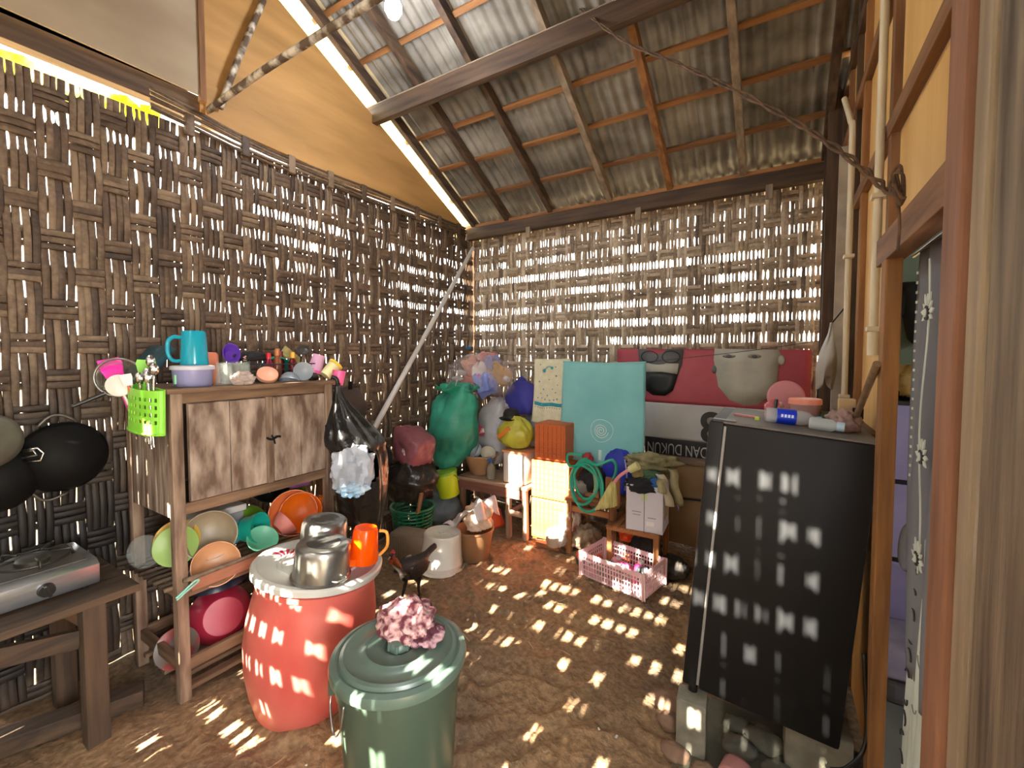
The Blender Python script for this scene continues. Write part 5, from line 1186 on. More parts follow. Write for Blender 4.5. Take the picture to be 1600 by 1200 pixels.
# laundry basket and bags in front of the left wall
lk = thing('laundry_basket', 'green plaited plastic laundry basket under the black bag', 'basket', (-2.48, 2.52, floor_h(-2.48, 2.52)))
GBK = plast('basket_green', '#11603e', 0.4)
nb, mb_ = 40, 11
for k in range(mb_):
    z = 0.02 + 0.028*k; r_ = 0.125 + 0.038*k/mb_
    MB(False).tube([(r_*math.cos(2*PI*i/nb)*(1+0.022*((i+k) % 2)), r_*math.sin(2*PI*i/nb)*(1+0.022*((i+k) % 2)), z) for i in range(nb)], 0.0085, 5, closed=True).build('woven_band', GBK, lk, smooth='full')
for i in range(0, nb, 2):
    a = 2*PI*i/nb; MB(False).tube([(0.126*math.cos(a), 0.126*math.sin(a), 0.0), (0.165*math.cos(a), 0.165*math.sin(a), 0.325)], 0.006, 5).build('upright', GBK, lk)
MB(False).tube([(0.17*math.cos(2*PI*i/nb), 0.17*math.sin(2*PI*i/nb), 0.328) for i in range(nb)], 0.012, 7, closed=True).build('rim', GBK, lk, smooth='full')
MB(False).cyl((0, 0, 0.0), (0, 0, 0.012), 0.125, seg=28).build('base', GBK, lk)
blob((-2.50, 2.52, 0.50), (0.21, 0.18, 0.17), 81, 0.12, 2, 0.12, 4, flat=-0.8).build('black_bag', M('black_bag_film2', '#17130f', 0.3, '#2e2720', 5, None, 0.6, bscale=18), smooth='full', label='black plastic bag bulging out of the green laundry basket', cat='bag')
MB().bar((-2.33, 2.42, 0.30), (-2.29, 2.42, 0.46), 0.03, 0.018).build('wooden_paddle', MIDW['z'], bevel=0.003, label='short wooden slat stuck beside the black bag', cat='slat')
pg = thing('pink_bag', 'dusty pink printed bag slumped on top of the black bag', 'bag', (-2.50, 2.54, 0.63))
blob((-2.50, 2.55, 0.775), (0.16, 0.12, 0.125), 91, 0.06, 1.8, 0.07, 3.5, flat=-0.9, power=5.0, rot=(0, R(20), R(-15))).build('body', M('dusty_pink_plastic', '#6a343c', 0.45, '#94565c', 3.5, None, 0.25, bscale=16), pg, smooth='full')
MB().lathe([(0, 0.004), (0.04, 0.004), (0.042, 0), (0, -0.002)], (-2.435, 2.435, 0.76), 20, face_rot((0.5, -1, 0.25)), sx=1.3).build('oval_print', M('pink_bag_print', '#3a2624', 0.6, '#b09a94', 20, contrast=(0.5, 0.6)), pg)

# white bucket, tray and brown bucket on the floor
wk = thing('bucket', 'dirty white plastic bucket upside down behind the hen', 'bucket', (-2.05, 2.36, floor_h(-2.05, 2.36)), (R(-2), R(2), 0))
DW = M('dirty_white_plastic', '#9a8a74', 0.55, '#cfc8bc', 3.0, (1, 1, 0.6), 0.05, contrast=(0.3, 0.55))
MB(False).lathe([(0.155, 0.0), (0.166, 0.004), (0.166, 0.020), (0.150, 0.024), (0.150, 0.045), (0.155, 0.05), (0.148, 0.06), (0.132, 0.255), (0.124, 0.262), (0.115, 0.255), (0.03, 0.257), (0.028, 0.262), (0.015, 0.262), (0.013, 0.257), (0, 0.257), (0, 0.25), (0.128, 0.25), (0.150, 0.0)], seg=44).build('body', DW, wk, smooth=True)
MB(False).tube([(0.158*math.cos(PI*k/12+0.2), 0.158*math.sin(PI*k/12+0.2), 0.03-0.012*math.sin(PI*k/12)) for k in range(13)], 0.004, 6).build('wire_handle', STEEL, wk, smooth='full')
ty = thing('plastic_tray', 'ribbed brown-grey plastic box lying on its side behind the white bucket', 'box', (-2.30, 2.33, floor_h(-2.3, 2.33)), (0, 0, R(12)))
TYM = M('dusty_tray', '#6a5a4a', 0.6, '#85735f', 4)
MB(False).box((0, 0, 0.115), (0.30, 0.16, 0.225)).build('body', TYM, ty, bevel=0.02, smooth=True)
for k in range(7): MB(False).box((-0.12+0.02*k, -0.082, 0.12), (0.007, 0.006, 0.17)).build('rib', TYM, ty, bevel=0.002)
bk = thing('bucket', 'brown plastic bucket stuffed with a crumpled white plastic bag', 'bucket', (-1.93, 2.60, floor_h(-1.93, 2.6)))
MB(False).lathe([(0, 0), (0.10, 0), (0.105, 0.005), (0.14, 0.21), (0.148, 0.215), (0.148, 0.228), (0.138, 0.228), (0.10, 0.01), (0, 0.01)], seg=40).build('body', plast('brown', '#8a6444', 0.45), bk, smooth=True)
wp = thing('plastic_sheet', 'crumpled white plastic bag spilling over the white and brown buckets', 'bag', (-1.95, 2.55, 0.2))
def wpf(u, v):
    x = -2.10 + 0.32*u; y = 2.44 + 0.26*v
    z = 0.255 + 0.20*sstep(0.15, 0.85, u)*(1-0.35*abs(v-0.5)) + 0.025*noise.noise(Vector((u*5, v*5, 1))) + 0.018*math.sin(u*14+v*9)
    return (x + 0.02*math.sin(v*7), y, z - 0.10*sstep(0.85, 1, u))
o = MB().sheet(34, 26, wpf, 0.003).build('film', M('white_sheet_plastic', '#c8bcb8', 0.3, '#d8cfd0', 5, None, 0.4, bscale=20, translucent=0.3), wp, smooth='full')
blob((-1.87, 2.56, 0.31), (0.09, 0.08, 0.10), 95, 0.2, 2.5, 0.2, 4).build('crumple', M('amber_film', '#b8906a', 0.3, '#dcc8b8', 8), wp, smooth='full')

# ---- orange drawer cabinet
od = thing('drawer_cabinet', 'orange-brown plastic drawer unit with embossed brick pattern', 'drawer unit', (-1.555, 3.24, floor_h(-1.55, 3.24)))
ODM = M('orange_brown_plastic', '#b0562a', 0.5, '#c86a34', 4)
for k, (z0, z1) in enumerate(((0.02, 0.345), (0.355, 0.66), (0.67, 0.96))):
    s_ = 0.0 if k < 2 else 0.03
    dd = MB(False).span((-0.165+s_, -0.14, z0), (0.165-s_, 0.14, z1)).build('drawer', ODM, od, bevel=0.008)
    nr = 6; bwid = 0.0385
    for r_ in range(nr):
        zz = z0 + 0.02 + r_*(z1-z0-0.03)/nr; hh = (z1-z0-0.03)/nr - 0.006
        x = -0.155 + s_
        while x < 0.155 - s_:
            a = max(x, -0.155+s_); b = min(x+bwid-0.005, 0.155-s_)
            if b - a > 0.01: MB(False).span((a, -0.146, zz), (b, -0.139, zz+hh)).build('brick_relief', ODM, dd)
            x += bwid
for x in (-0.14, 0.14):
    for y in (-0.11, 0.11): MB(False).span((x-0.018, y-0.018, -0.01), (x+0.018, y+0.018, 0.025)).build('foot', ODM, od)

# ---- wooden chair with hose
ch_ = thing('wooden_chair', 'old wooden chair with slatted back, a green hose hung over it', 'chair', (-1.17, 3.20, 0))
CW = {a: wood('chair_wood', '#6e4428', '#a8703e', a) for a in 'xyz'}
for x, y, h in ((-1.37, 3.08, 0.46), (-1.01, 3.02, 0.62), (-1.36, 3.40, 0.42), (-1.0, 3.38, 0.42)):
    MB().span((x-0.022, y-0.022, floor_h(x, y)-0.005), (x+0.022, y+0.022, h)).build('leg', CW['z'], ch_, bevel=0.003)
MB().span((-1.39, 3.00, 0.40), (-0.98, 3.42, 0.425)).build('seat', CW['x'], ch_, bevel=0.003)
MB().span((-1.37, 3.07, 0.30), (-1.0, 3.09, 0.345)).build('stretcher', CW['x'], ch_, bevel=0.003)
MB().span((-1.37, 3.07, 0.12), (-1.37+0.02, 3.40, 0.16)).build('stretcher', CW['y'], ch_, bevel=0.003)
for x in (-1.045, -0.975): MB().span((x-0.018, 3.015, 0.42), (x+0.018, 3.035, 0.62)).build('slat', CW['z'], ch_, bevel=0.003)
hs = thing('garden_hose', 'coiled sea-green garden hose hanging in front of the wooden chair', 'hose', (-1.19, 2.97, 0.33))
HG = plast('hose_green', '#12927a', 0.35)
pts = []
for k in range(0, 130):
    a = k*2*PI/40 + PI/2; lp = k/40
    rx = 0.125 - 0.017*lp + 0.006*math.sin(k*0.31); rz = 0.20 - 0.03*lp
    pts.append((-1.19 + 0.02*math.sin(lp*3) + rx*math.cos(a), 2.965 - 0.012*lp + 0.02*math.sin(a), 0.545 + 0.02*lp + rz*math.sin(a)))
MB().tube(pts, 0.0105, 8).build('coil', HG, hs, smooth='full')
MB().tube(smooth_path([(-1.19, 2.95, 0.74), (-1.10, 2.94, 0.72), (-1.0, 2.98, 0.76), (-0.99, 3.02, 0.66), (-1.06, 2.96, 0.50), (-1.09, 2.95, 0.62), (-1.2, 2.94, 0.70), (-1.32, 2.96, 0.68), (-1.34, 2.98, 0.76), (-1.22, 2.97, 0.77)]), 0.0105, 8).build('loose_end', HG, hs, smooth='full')
# things on and behind the chair
blob((-1.22, 3.22, 0.52), (0.12, 0.13, 0.10), 101, 0.2, 2.2, 0.18, 4, flat=-0.9).build('black_bag', M('black_cloth', '#17161a', 0.7), smooth='full', label='black bag on the chair seat behind the hose', cat='bag')
blob((-1.27, 3.14, 0.49), (0.07, 0.07, 0.06), 102, 0.2, 2.2, 0.18, 4, flat=-0.9).build('grey_rag', M('grey_rag', '#9a948c', 0.8, '#6a645c', 10), smooth='full', label='pale grey rag on the chair seat inside the hose coil', cat='rag')
MB().box((-1.22, 3.12, 0.455), (0.16, 0.05, 0.05)).build('carton', M('carton_tan', '#9a6a44', 0.8, '#b08a64', 8), bevel=0.003, label='small tan carton on the front edge of the chair seat', cat='carton')
blob((-1.29, 3.24, 0.665), (0.04, 0.05, 0.055), 103, 0.2, 2.2, 0.18, 4).build('red_pouch', M('red_pouch', '#c02a34', 0.5), smooth='full', label='small red pouch just below the turquoise towel', cat='pouch')
bg_ = thing('duffel_bag', 'royal blue drawstring bag with white strap below the turquoise towel', 'bag', (-1.05, 3.28, 0.43))
blob((-1.04, 3.28, 0.60), (0.125, 0.11, 0.165), 104, 0.08, 1.8, 0.06, 3.5, flat=-0.95, power=2.6).build('body', M('bag_blue', '#1f2c9a', 0.6, '#2a3ab4', 4), bg_, smooth='full')
MB().tube(smooth_path([(-0.97, 3.17, 0.73), (-0.95, 3.155, 0.62), (-0.965, 3.16, 0.50)]), 0.005, 6).build('strap', plast('strap_white', '#b8bedc'), bg_, smooth='full')
br = thing('hand_broom', 'short broom with pink handle and straw-yellow bristles beside the white carton', 'broom', (-0.98, 2.96, 0.38))
MB().tube(smooth_path([(-0.985, 2.96, 0.60), (-0.94, 2.955, 0.66), (-0.88, 2.95, 0.71), (-0.83, 2.95, 0.74)]), [0.012]*18 + [0.016], 10).build('handle', plast('broom_pink', '#d08a90', 0.5), br, smooth=True)
MB().cyl((-0.87, 2.95, 0.715), (-0.81, 2.95, 0.755), 0.024, 0.030, 14).build('socket', M('straw_pale', '#c0c088', 0.8), br, smooth=True)
rnd = random.Random(77)
bm_ = MB()
for k in range(150):
    a, b = rnd.random(), rnd.random()
    bm_.tube([(-0.985 + (a-0.5)*0.03, 2.96 + (b-0.5)*0.03, 0.61), (-1.03 + (a-0.5)*0.15 + 0.0, 2.95 + (b-0.5)*0.07, 0.40 + 0.05*a)], 0.0032, 3, caps=False)
bm_.build('bristles', M('straw_bristle', '#a9a058', 0.85, '#ccc488', 20, (4, 4, 1)), br)
# stand with white carton
sd_ = thing('wooden_stand', 'small rough wooden stand under the white carton', 'stand', (-0.80, 3.05, 0))
for x in (-1.0, -0.68):
    for y in (2.94, 3.22): MB().span((x-0.018, y-0.018, floor_h(x, y)-0.005), (x+0.018, y+0.018, 0.30)).build('leg', CW['z'], sd_, bevel=0.003)
MB().span((-1.02, 2.92, 0.28), (-0.66, 2.95, 0.315)).build('rail', CW['x'], sd_, bevel=0.003)
MB().span((-1.02, 3.20, 0.28), (-0.66, 3.23, 0.315)).build('rail', CW['x'], sd_, bevel=0.003)
for k in range(4): MB().span((-1.02+0.092*k, 2.91, 0.303), (-1.02+0.092*k+0.085, 3.24, 0.317)).build('slat', CW['y'], sd_)
wc = thing('white_carton', 'open white cardboard carton with printed marks full of clothes', 'carton', (-0.765, 3.04, 0.318), (0, 0, R(3)))
WCM = M('white_card', '#b8b6bc', 0.8, '#c8c6ca', 3)
for a, b in (((-0.12, -0.12, 0), (0.12, -0.116, 0.31)), ((-0.12, 0.116, 0), (0.12, 0.12, 0.31)), ((-0.12, -0.116, 0), (-0.116, 0.116, 0.31)), ((0.116, -0.116, 0), (0.12, 0.116, 0.31)), ((-0.12, -0.12, 0), (0.12, 0.12, 0.004))):
    MB(False).span(a, b).build('panel', WCM, wc)
MB(False).box((0.0, -0.1215, 0.155), (0.004, 0.002, 0.31)).build('seam', M('seam_grey', '#5a5860', 0.7), wc)
for x, z, sx_, sz_, mt in ((0.0, 0.235, 0.035, 0.045, M('mark_green', '#b4c08a', 0.8)), (-0.05, 0.13, 0.06, 0.006, M('mark_grey', '#8a8890', 0.8)), (0.05, 0.10, 0.055, 0.006, M('mark_grey', '#8a8890', 0.8)), (-0.05, 0.11, 0.05, 0.005, M('mark_grey', '#8a8890', 0.8)), (0.04, 0.06, 0.05, 0.03, M('mark_pale', '#d8d4cc', 0.8))):
    MB(False).box((x, -0.1212, z), (sx_, 0.001, sz_)).build('printed_mark', mt, wc)
MB(False).box((0.1212, 0.0, 0.16), (0.001, 0.12, 0.16)).build('printed_mark', M('mark_brown', '#a8946a', 0.8, '#8a7a52', 12), wc)
cl = [('#141418', (-0.78, 3.00, 0.615), (0.11, 0.10, 0.05), 'black garment on top of the white carton'), ('#3a5a40', (-0.75, 3.04, 0.665), (0.07, 0.07, 0.035), 'green printed garment on the black one'),
      ('#2a5a9a', (-0.695, 2.98, 0.645), (0.045, 0.05, 0.03), 'blue scrap of cloth at the carton front'), ('#8a7a4a', (-0.82, 3.02, 0.675), (0.045, 0.05, 0.03), 'ochre cloth beside the broom socket')]
for i, (c, p, rr, l_) in enumerate(cl):
    blob(p, rr, 110+i, 0.2, 2.2, 0.2, 4, flat=-0.9).build('garment', M('garm_'+c, c, 0.85, None), smooth='full', label=l_, cat='garment', group='clothes in the white carton')
jk = thing('olive_jacket', 'crumpled olive and cream cloth draped behind and over the white carton', 'cloth', (-0.72, 3.20, 0.55))
JM = M('olive_cloth', '#5e5838', 0.85, '#a39a74', 7, None, 0.3, contrast=(0.35, 0.65))
blob((-0.78, 3.18, 0.73), (0.17, 0.10, 0.055), 121, 0.25, 2.2, 0.22, 4).build('heap', JM, jk, smooth='full')
for k, (x, y, z, x2, y2, z2) in enumerate(((-0.68, 3.0, 0.70, -0.60, 2.93, 0.52), (-0.62, 3.1, 0.72, -0.56, 3.02, 0.50), (-0.66, 2.96, 0.68, -0.65, 2.92, 0.60))):
    MB().sheet(8, 14, lambda u, v: (x+(x2-x)*v + 0.05*(u-0.5) + 0.008*math.sin(v*9), y+(y2-y)*v - 0.015*math.sin(u*PI), z+(z2-z)*v + 0.02*math.sin(v*PI)), 0.012).build('fold', (JM if k else M('cream_fold', '#b4ac94', 0.85)), jk, smooth='full')
MB().cyl((-0.565, 3.0, 0.505), (-0.553, 2.98, 0.488), 0.008, seg=8).build('toggle', plast('toggle', '#6a4a80'), jk)

# pink crate and what is in and under
ct = thing('pink_crate', 'pale pink perforated plastic crate on the floor beside the fridge', 'crate', (-0.875, 2.82, floor_h(-0.87, 2.8)+0.005), (0, 0, R(-13)))
CRM = plast('crate_pink', '#d8b4b8', 0.4)
def crate_wall(L_, h, m4, n):
    mb = MB(False); nr = 4; cw = L_/n
    for r_ in range(nr+1):
        z = 0.012 + r_*(h-0.03)/nr
        mb.box((0, 0, z), (L_, 0.005, 0.008 if r_ < nr else 0.03))
    for k in range(n+1):
        mb.box((-L_/2 + k*cw, 0, h/2), (0.006 if 0 < k < n else 0.03, 0.0052, h))
    mb.xf(m4); return mb
LX, LY, HZ_ = 0.46, 0.28, 0.17
for s_ in (-1, 1):
    crate_wall(LX, HZ_, Matrix.Translation((0, s_*LY/2, 0)) @ Matrix.Rotation(s_*-0.06, 4, 'X'), 22).build('long_side', CRM, ct)
    crate_wall(LY, HZ_, Matrix.Translation((s_*LX/2, 0, 0)) @ Matrix.Rotation(PI/2, 4, 'Z'), 12).build('short_side', CRM, ct)
MB(False).box((0, 0, 0.004), (LX, LY, 0.006)).build('base', CRM, ct)
for i, (x, y, c, h, l_) in enumerate(((-0.85, 2.87, '#e05a96', 0.14, 'pink bottle lying in the middle of the pink crate'), (-0.78, 2.82, '#e8408a', 0.16, 'magenta bottle standing at the right of the pink crate'), (-0.97, 2.90, '#d890a8', 0.12, 'pale pink bottle at the left of the pink crate'))):
    t = thing('bottle', l_, 'bottle', (x, y, 0.02 if i else 0.06), (R(60) if i == 0 else R(8), R(14*i), 0), group='bottles in the pink crate')
    MB(False).lathe([(0, 0), (0.03, 0), (0.033, 0.005), (0.033, h*0.7), (0.015, h*0.85), (0.015, h*0.9), (0, h*0.9)], seg=20).build('body', M('crb_'+c, c, 0.35), t, smooth=True)
    MB(False).cyl((0, 0, h*0.88), (0, 0, h), 0.017, seg=14).build('cap', plast('cap_white', '#d8d0d0'), t, smooth=True)
blob((-0.95, 2.80, 0.06), (0.10, 0.06, 0.045), 131, 0.2, 2, 0.2, 4).build('grey_rag', M('grey_rag', '#9a948c', 0.8), smooth='full', label='grey rag lying in the pink crate', cat='rag')
blob((-0.72, 2.76, 0.10), (0.045, 0.04, 0.05), 132, 0.2, 2, 0.2, 4).build('dark_shoe', M('dark_rubber', '#3a3a40', 0.5), smooth='full', label='dark grey sponge at the right end of the pink crate', cat='sponge')
def shoe(c, rz, col, label, L_=0.20):
    t = thing('shoe', label, 'shoe', (c[0], c[1], floor_h(c[0], c[1])), (0, 0, rz), group='shoes by the wooden chair')
    def f(u, v):
        a = 2*PI*u; y = (v-0.5)*L_; wd = 0.036*(math.sin(PI*(0.08+0.84*v))**0.5)
        hh = 0.075 - 0.035*sstep(0.35, 0.9, v)
        return Vector((wd*math.cos(a), y, 0.012 + hh*0.5 + hh*0.5*math.sin(a)))
    MB(False).grid(18, 12, f, wrap=True).build('upper', M('shoe_'+col, col, 0.55), t, smooth='full')
    MB(False).prism([(0.04*math.cos(a_*PI/10), L_*0.52*math.sin(a_*PI/10)) for a_ in range(20)], 0, 0.018).build('sole', M('sole_dark', '#2a2420', 0.7), t)
shoe((-1.20, 2.92), R(35), '#d8502a', 'orange shoe beside the front leg of the chair')
shoe((-1.10, 2.97), R(10), '#e2683a', 'orange shoe half behind the pink crate')
shoe((-0.93, 3.12), R(70), '#d84a20', 'orange-red shoe on the floor under the wooden stand')
blob((-0.94, 3.12, 0.20), (0.05, 0.05, 0.06), 141, 0.2, 2, 0.15, 4).build('orange_cup', plast('cup_orange_red', '#d8481c', 0.4), smooth='full', label='orange plastic bag stuffed under the wooden stand', cat='bag')
blob((-1.30, 3.20, 0.06), (0.12, 0.12, 0.08), 142, 0.2, 2.2, 0.2, 4, flat=-0.7).build('rag_heap', M('dusty_rag', '#b8a48a', 0.85, '#7a6048', 9), smooth='full', label='heap of dusty pale rags on the floor under the chair', cat='rags')
blob((-1.40, 3.16, 0.22), (0.07, 0.09, 0.10), 143, 0.25, 2.2, 0.25, 4, flat=-0.95).build('rag_bundle', M('pale_rag', '#c8b8a4', 0.85, '#a05a5a', 14, contrast=(0.5, 0.6)), smooth='full', label='pale patterned rag bundle between drawer unit and chair', cat='rags')
MB().lathe([(0, 0), (0.05, 0), (0.06, 0.01), (0.066, 0.09), (0.05, 0.11), (0.04, 0.13), (0.034, 0.13), (0.04, 0.1), (0, 0.02)], (-1.47, 3.02, 0.03), 28, (0.2, 0, 0)).build('clay_pot', M('pale_clay', '#a89884', 0.8, '#c0b09a', 6), smooth=True, label='small pale pot on the floor by the drawer unit', cat='pot')
blob((-1.45, 3.04, 0.09), (0.07, 0.07, 0.08), 144, 0.1, 2, 0.1, 4, flat=-0.9).build('white_sackcloth', M('white_cloth', '#b8b0a8', 0.85), smooth='full', label='white cloth bundle under the patterned rags', cat='rags')
blob((-0.80, 3.15, 0.12), (0.10, 0.08, 0.10), 145, 0.2, 2, 0.2, 4, flat=-0.9).build('dark_bundle', M('dark_rag', '#241d1c', 0.8), smooth='full', label='dark bundle on the floor under the white carton', cat='bundle')
blob((-0.60, 3.08, 0.05), (0.09, 0.10, 0.06), 146, 0.2, 2, 0.25, 5, flat=-0.7).build('black_net', M('black_net', '#1c1815', 0.8, '#3a342e', 20), smooth='full', label='tangled dark netting on the floor right of the pink crate', cat='netting')
MB().span((-1.62, 2.99, 0.0), (-1.42, 3.03, 0.03)).xf(Matrix.Identity(4)).build('floor_lath', CW['x'], label='wooden lath lying in front of the drawer unit', cat='lath')
# dark cable along the low wall
MB().tube(smooth_path([(-0.70, 3.60, 0.37), (-0.5, 3.605, 0.38), (-0.30, 3.60, 0.37), (0.1, 3.6, 0.36)]), 0.009, 8).build('cable', BLACKP, smooth='full', label='black cable running along the low tan wall panel', cat='cable')

# ================================================================== RIGHT SIDE: FRIDGE AND DOORWAY
fr = thing('fridge', 'black single-door fridge leaning back on concrete blocks beside the doorway', 'fridge', (-0.02, 1.76, 0.200), (0, R(4.4), 0))
FB = M('black_enamel', '#161617', 0.5, '#19191a', 3, None, 0.01, spec=0.25)
FX0, FX1, FY, FH = -0.226, 0.215, 0.50, 1.035
MB(False).span((FX0, 0.0, 0.0), (FX1, FY, FH)).build('body', FB, fr, bevel=0.012, smooth=True)
d = MB(False).span((FX0-0.058, 0.002, 0.0), (FX0-0.008, FY-0.002, FH+0.004)).build('door', FB, fr, bevel=0.008, smooth=True)
MB(False).span((FX0-0.008, 0.008, 0.01), (FX0+0.001, FY-0.008, FH-0.01)).build('door_gasket', M('grey_gasket', '#8a8884', 0.4), fr)
MB(False).span((FX0-0.05, 0.01, FH), (FX0+0.03, 0.05, FH+0.012)).build('hinge', BLACKP, fr, bevel=0.003)
MB(False).span((FX0-0.062, 0.10, 0.55), (FX0-0.056, 0.13, 0.80)).build('handle', M('grey_handle', '#3a3a3c', 0.4), d)
MB(False).cyl((FX0-0.02, 0.03, -0.03), (FX0-0.02, 0.03, 0.0), 0.018, seg=14).build('foot', BLACKP, fr)
MB(False).span((FX0-0.01, 0.003, FH), (FX1, FY, FH+0.008)).build('top_plate', M('dusty_top', '#5a5550', 0.6, '#6e6862', 5), fr, bevel=0.003)
def block(c, d, rz, label, name='concrete_block', mat=None):
    z = floor_h(c[0], c[1])
    return MB().box((c[0], c[1], z + d[2]/2 - 0.01), d, (0, 0, rz)).build(name, mat or M('mossy_concrete', '#6a6658', 0.9, '#8f8c7c', 12, None, 0.4), bevel=0.008, label=label, cat='block')
block((-0.265, 1.765, 0), (0.105, 0.10, 0.222), R(4), 'upright grey-green concrete block under the fridge door')
block((-0.24, 2.20, 0), (0.11, 0.10, 0.222), R(-6), 'concrete block under the far corner of the fridge door')
block((0.14, 1.90, 0), (0.20, 0.13, 0.205), R(2), 'broad grey concrete block under the back of the fridge')
for i, (x, y, s_) in enumerate(((-0.36, 1.82, 0.05), (-0.37, 1.90, 0.07), (-0.31, 1.69, 0.05), (-0.20, 1.66, 0.045), (-0.10, 1.84, 0.06), (-0.02, 1.92, 0.07), (-0.12, 1.95, 0.05), (0.02, 1.80, 0.05))):
    lb_ = ['red-brown stone left of the concrete block', 'flat brown stone behind the concrete block', 'brown stone at the foot of the concrete block', 'small stone right of the concrete block', 'grey rubble lump under the middle of the fridge', 'larger rubble lump under the fridge', 'rubble lump deep under the fridge', 'rubble lump beside the broad concrete block'][i]
    blob((x, y, floor_h(x, y)+s_*0.35), (s_, s_*0.8, s_*0.55), 160+i, 0.2, 2, 0.1, 3, nu=18, nv=12).build('stone', M('stone_%d' % (i < 4), '#6a5040' if i < 4 else '#4c4a42', 0.95, '#8a705a' if i < 4 else '#6a685c', 8, None, 0.4), smooth='full', label=lb_, cat='stone', group='stones under the fridge')
# cement pad
MB().box((0.0, 1.86, floor_h(0, 1.86)-0.005), (0.62, 0.42, 0.03)).build('cement_pad', M('dark_cement', '#4a483e', 0.95, '#6a685a', 9, None, 0.5), bevel=0.006, label='rough dark cement pad under the fridge', cat='pad')
# cables behind the fridge
MB().tube(smooth_path([(0.245, 1.74, 0.55), (0.255, 1.72, 0.35), (0.245, 1.70, 0.26), (0.20, 1.66, 0.215), (0.16, 1.65, 0.20)]), 0.006, 8).build('power_cable', BLACKP, smooth='full', label='black cable looping down behind the fridge', cat='cable')
MB().tube(smooth_path([(0.205, 1.66, 0.20), (0.225, 1.63, 0.14), (0.235, 1.62, 0.07), (0.225, 1.62, 0.0)]), 0.0035, 6).build('power_cable', plast('ivory_cable', '#b0a888'), smooth='full', label='thin ivory cable hanging below the fridge corner', cat='cable')
# sandals
def sandal(c, rz, col, col2, label):
    t = thing('sandal', label, 'sandal', (c[0], c[1], floor_h(c[0], c[1])+0.018), (0, 0, rz), group='sandals in front of the fridge')
    out = [(0.048*math.cos(a*PI/14)*(1.0 if math.sin(a*PI/14) > 0 else 0.82), 0.125*math.sin(a*PI/14)) for a in range(28)]
    MB(False).prism(out, 0, 0.022).build('sole', M('sand_'+col, col, 0.6), t, bevel=0.004)
    MB(False).sheet(16, 8, lambda u, v: (0.05*math.cos(PI*u), 0.0 + 0.085*v, 0.016 + (0.048-0.012*v)*math.sin(PI*u)), 0.005).build('strap', M('sand_'+col2, col2, 0.6), t, smooth='full')
sandal((-0.115, 1.655), R(-12), '#7a3f4a', '#b07a74', 'dusty pink slide sandal at the bottom edge')
sandal((-0.02, 1.61), R(-20), '#8a5050', '#a86a62', 'reddish slide sandal beside the pink one')
sandal((0.06, 1.615), R(8), '#7ab09a', '#9ad0bc', 'mint green slide sandal below the fridge')

# things on the fridge
def ft(x, y): # height of the leaning fridge top at x
    return 0.197 + (FH+0.008)*math.cos(R(4.4)) - (x+0.02 - FH*math.sin(R(4.4)))*math.sin(R(4.4)) + 0.003
lp_ = thing('basket_lid', 'round pink plastic basket lid standing at the back of the fridge top', 'lid', (0.02, 2.20, ft(0.02, 2.2)))
MB(False).lathe([(0, 0.006), (0.064, 0.006), (0.071, 0.0), (0.071, -0.006), (0.065, 0.0), (0, 0.001)], (0, 0.03, 0.078), 36, face_rot((0.1, -1, 0.25))).build('disc', plast('rose', '#c07e86', 0.5), lp_, smooth=True)
jc = thing('storage_jar', 'clear plastic jar with peach screw lid on the fridge', 'jar', (0.085, 2.12, ft(0.085, 2.12)))
MB(False).lathe([(0, 0), (0.050, 0), (0.053, 0.005), (0.053, 0.07), (0.050, 0.07), (0.050, 0.008), (0, 0.006)], seg=32).build('body', film('jar_clear', '#d8b4b0', 0.5, 0.15, 0.1), jc, smooth=True)
MB(False).lathe([(0, 0.088), (0.054, 0.088), (0.058, 0.084), (0.058, 0.066), (0.054, 0.066), (0.054, 0.08), (0, 0.08)], seg=32).build('lid', plast('peach_lid', '#f09a80', 0.4), jc, smooth=True)
wbt = thing('water_bottle', 'clear water bottle with blue label lying on the fridge', 'bottle', (0.03, 1.93, ft(0.05, 1.93)+0.029), (0, R(4), R(8)))
MB(False).lathe([(0, -0.10), (0.028, -0.10), (0.031, -0.09), (0.031, 0.05), (0.027, 0.075), (0.013, 0.10), (0.013, 0.112), (0, 0.112)], (0, 0, 0), 24, (0, PI/2, 0)).build('body', CLEARP, wbt, smooth=True)
MB(False).lathe([(0.0318, -0.055), (0.0322, -0.055), (0.0322, 0.025), (0.0318, 0.025)], (0, 0, 0), 24, (0, PI/2, 0)).build('label_band', plast('label_blue', '#1538c8', 0.35), wbt, smooth=True)
for k in range(4): MB(False).box((-0.035+0.014*k, -0.0322, 0.006), (0.009, 0.001, 0.012)).build('label_mark', plast('label_mark', '#c8d4f0'), wbt)
MB(False).cyl((0.110, 0, 0), (0.128, 0, 0), 0.0145, seg=16).build('cap', plast('cap_paleblue', '#8ab4d8'), wbt, smooth=True)
wbt.scale = (0.78, 0.9, 0.9)
sbt = thing('small_bottle', 'small empty white bottle lying at the front edge of the fridge top', 'bottle', (0.135, 1.88, ft(0.14, 1.88)+0.022), (0, R(4), R(-8)))
MB(False).lathe([(0, -0.045), (0.019, -0.045), (0.022, -0.04), (0.022, 0.02), (0.012, 0.035), (0, 0.035)], (0, 0, 0), 20, (0, PI/2, 0)).build('body', film('milk_clear', '#d4dcdc', 0.7, 0.2, 0.1), sbt, smooth=True)
MB(False).cyl((0.034, 0, 0), (0.056, 0, 0), 0.0165, seg=16).build('cap', plast('cap_sky', '#b4cce0'), sbt, smooth=True)
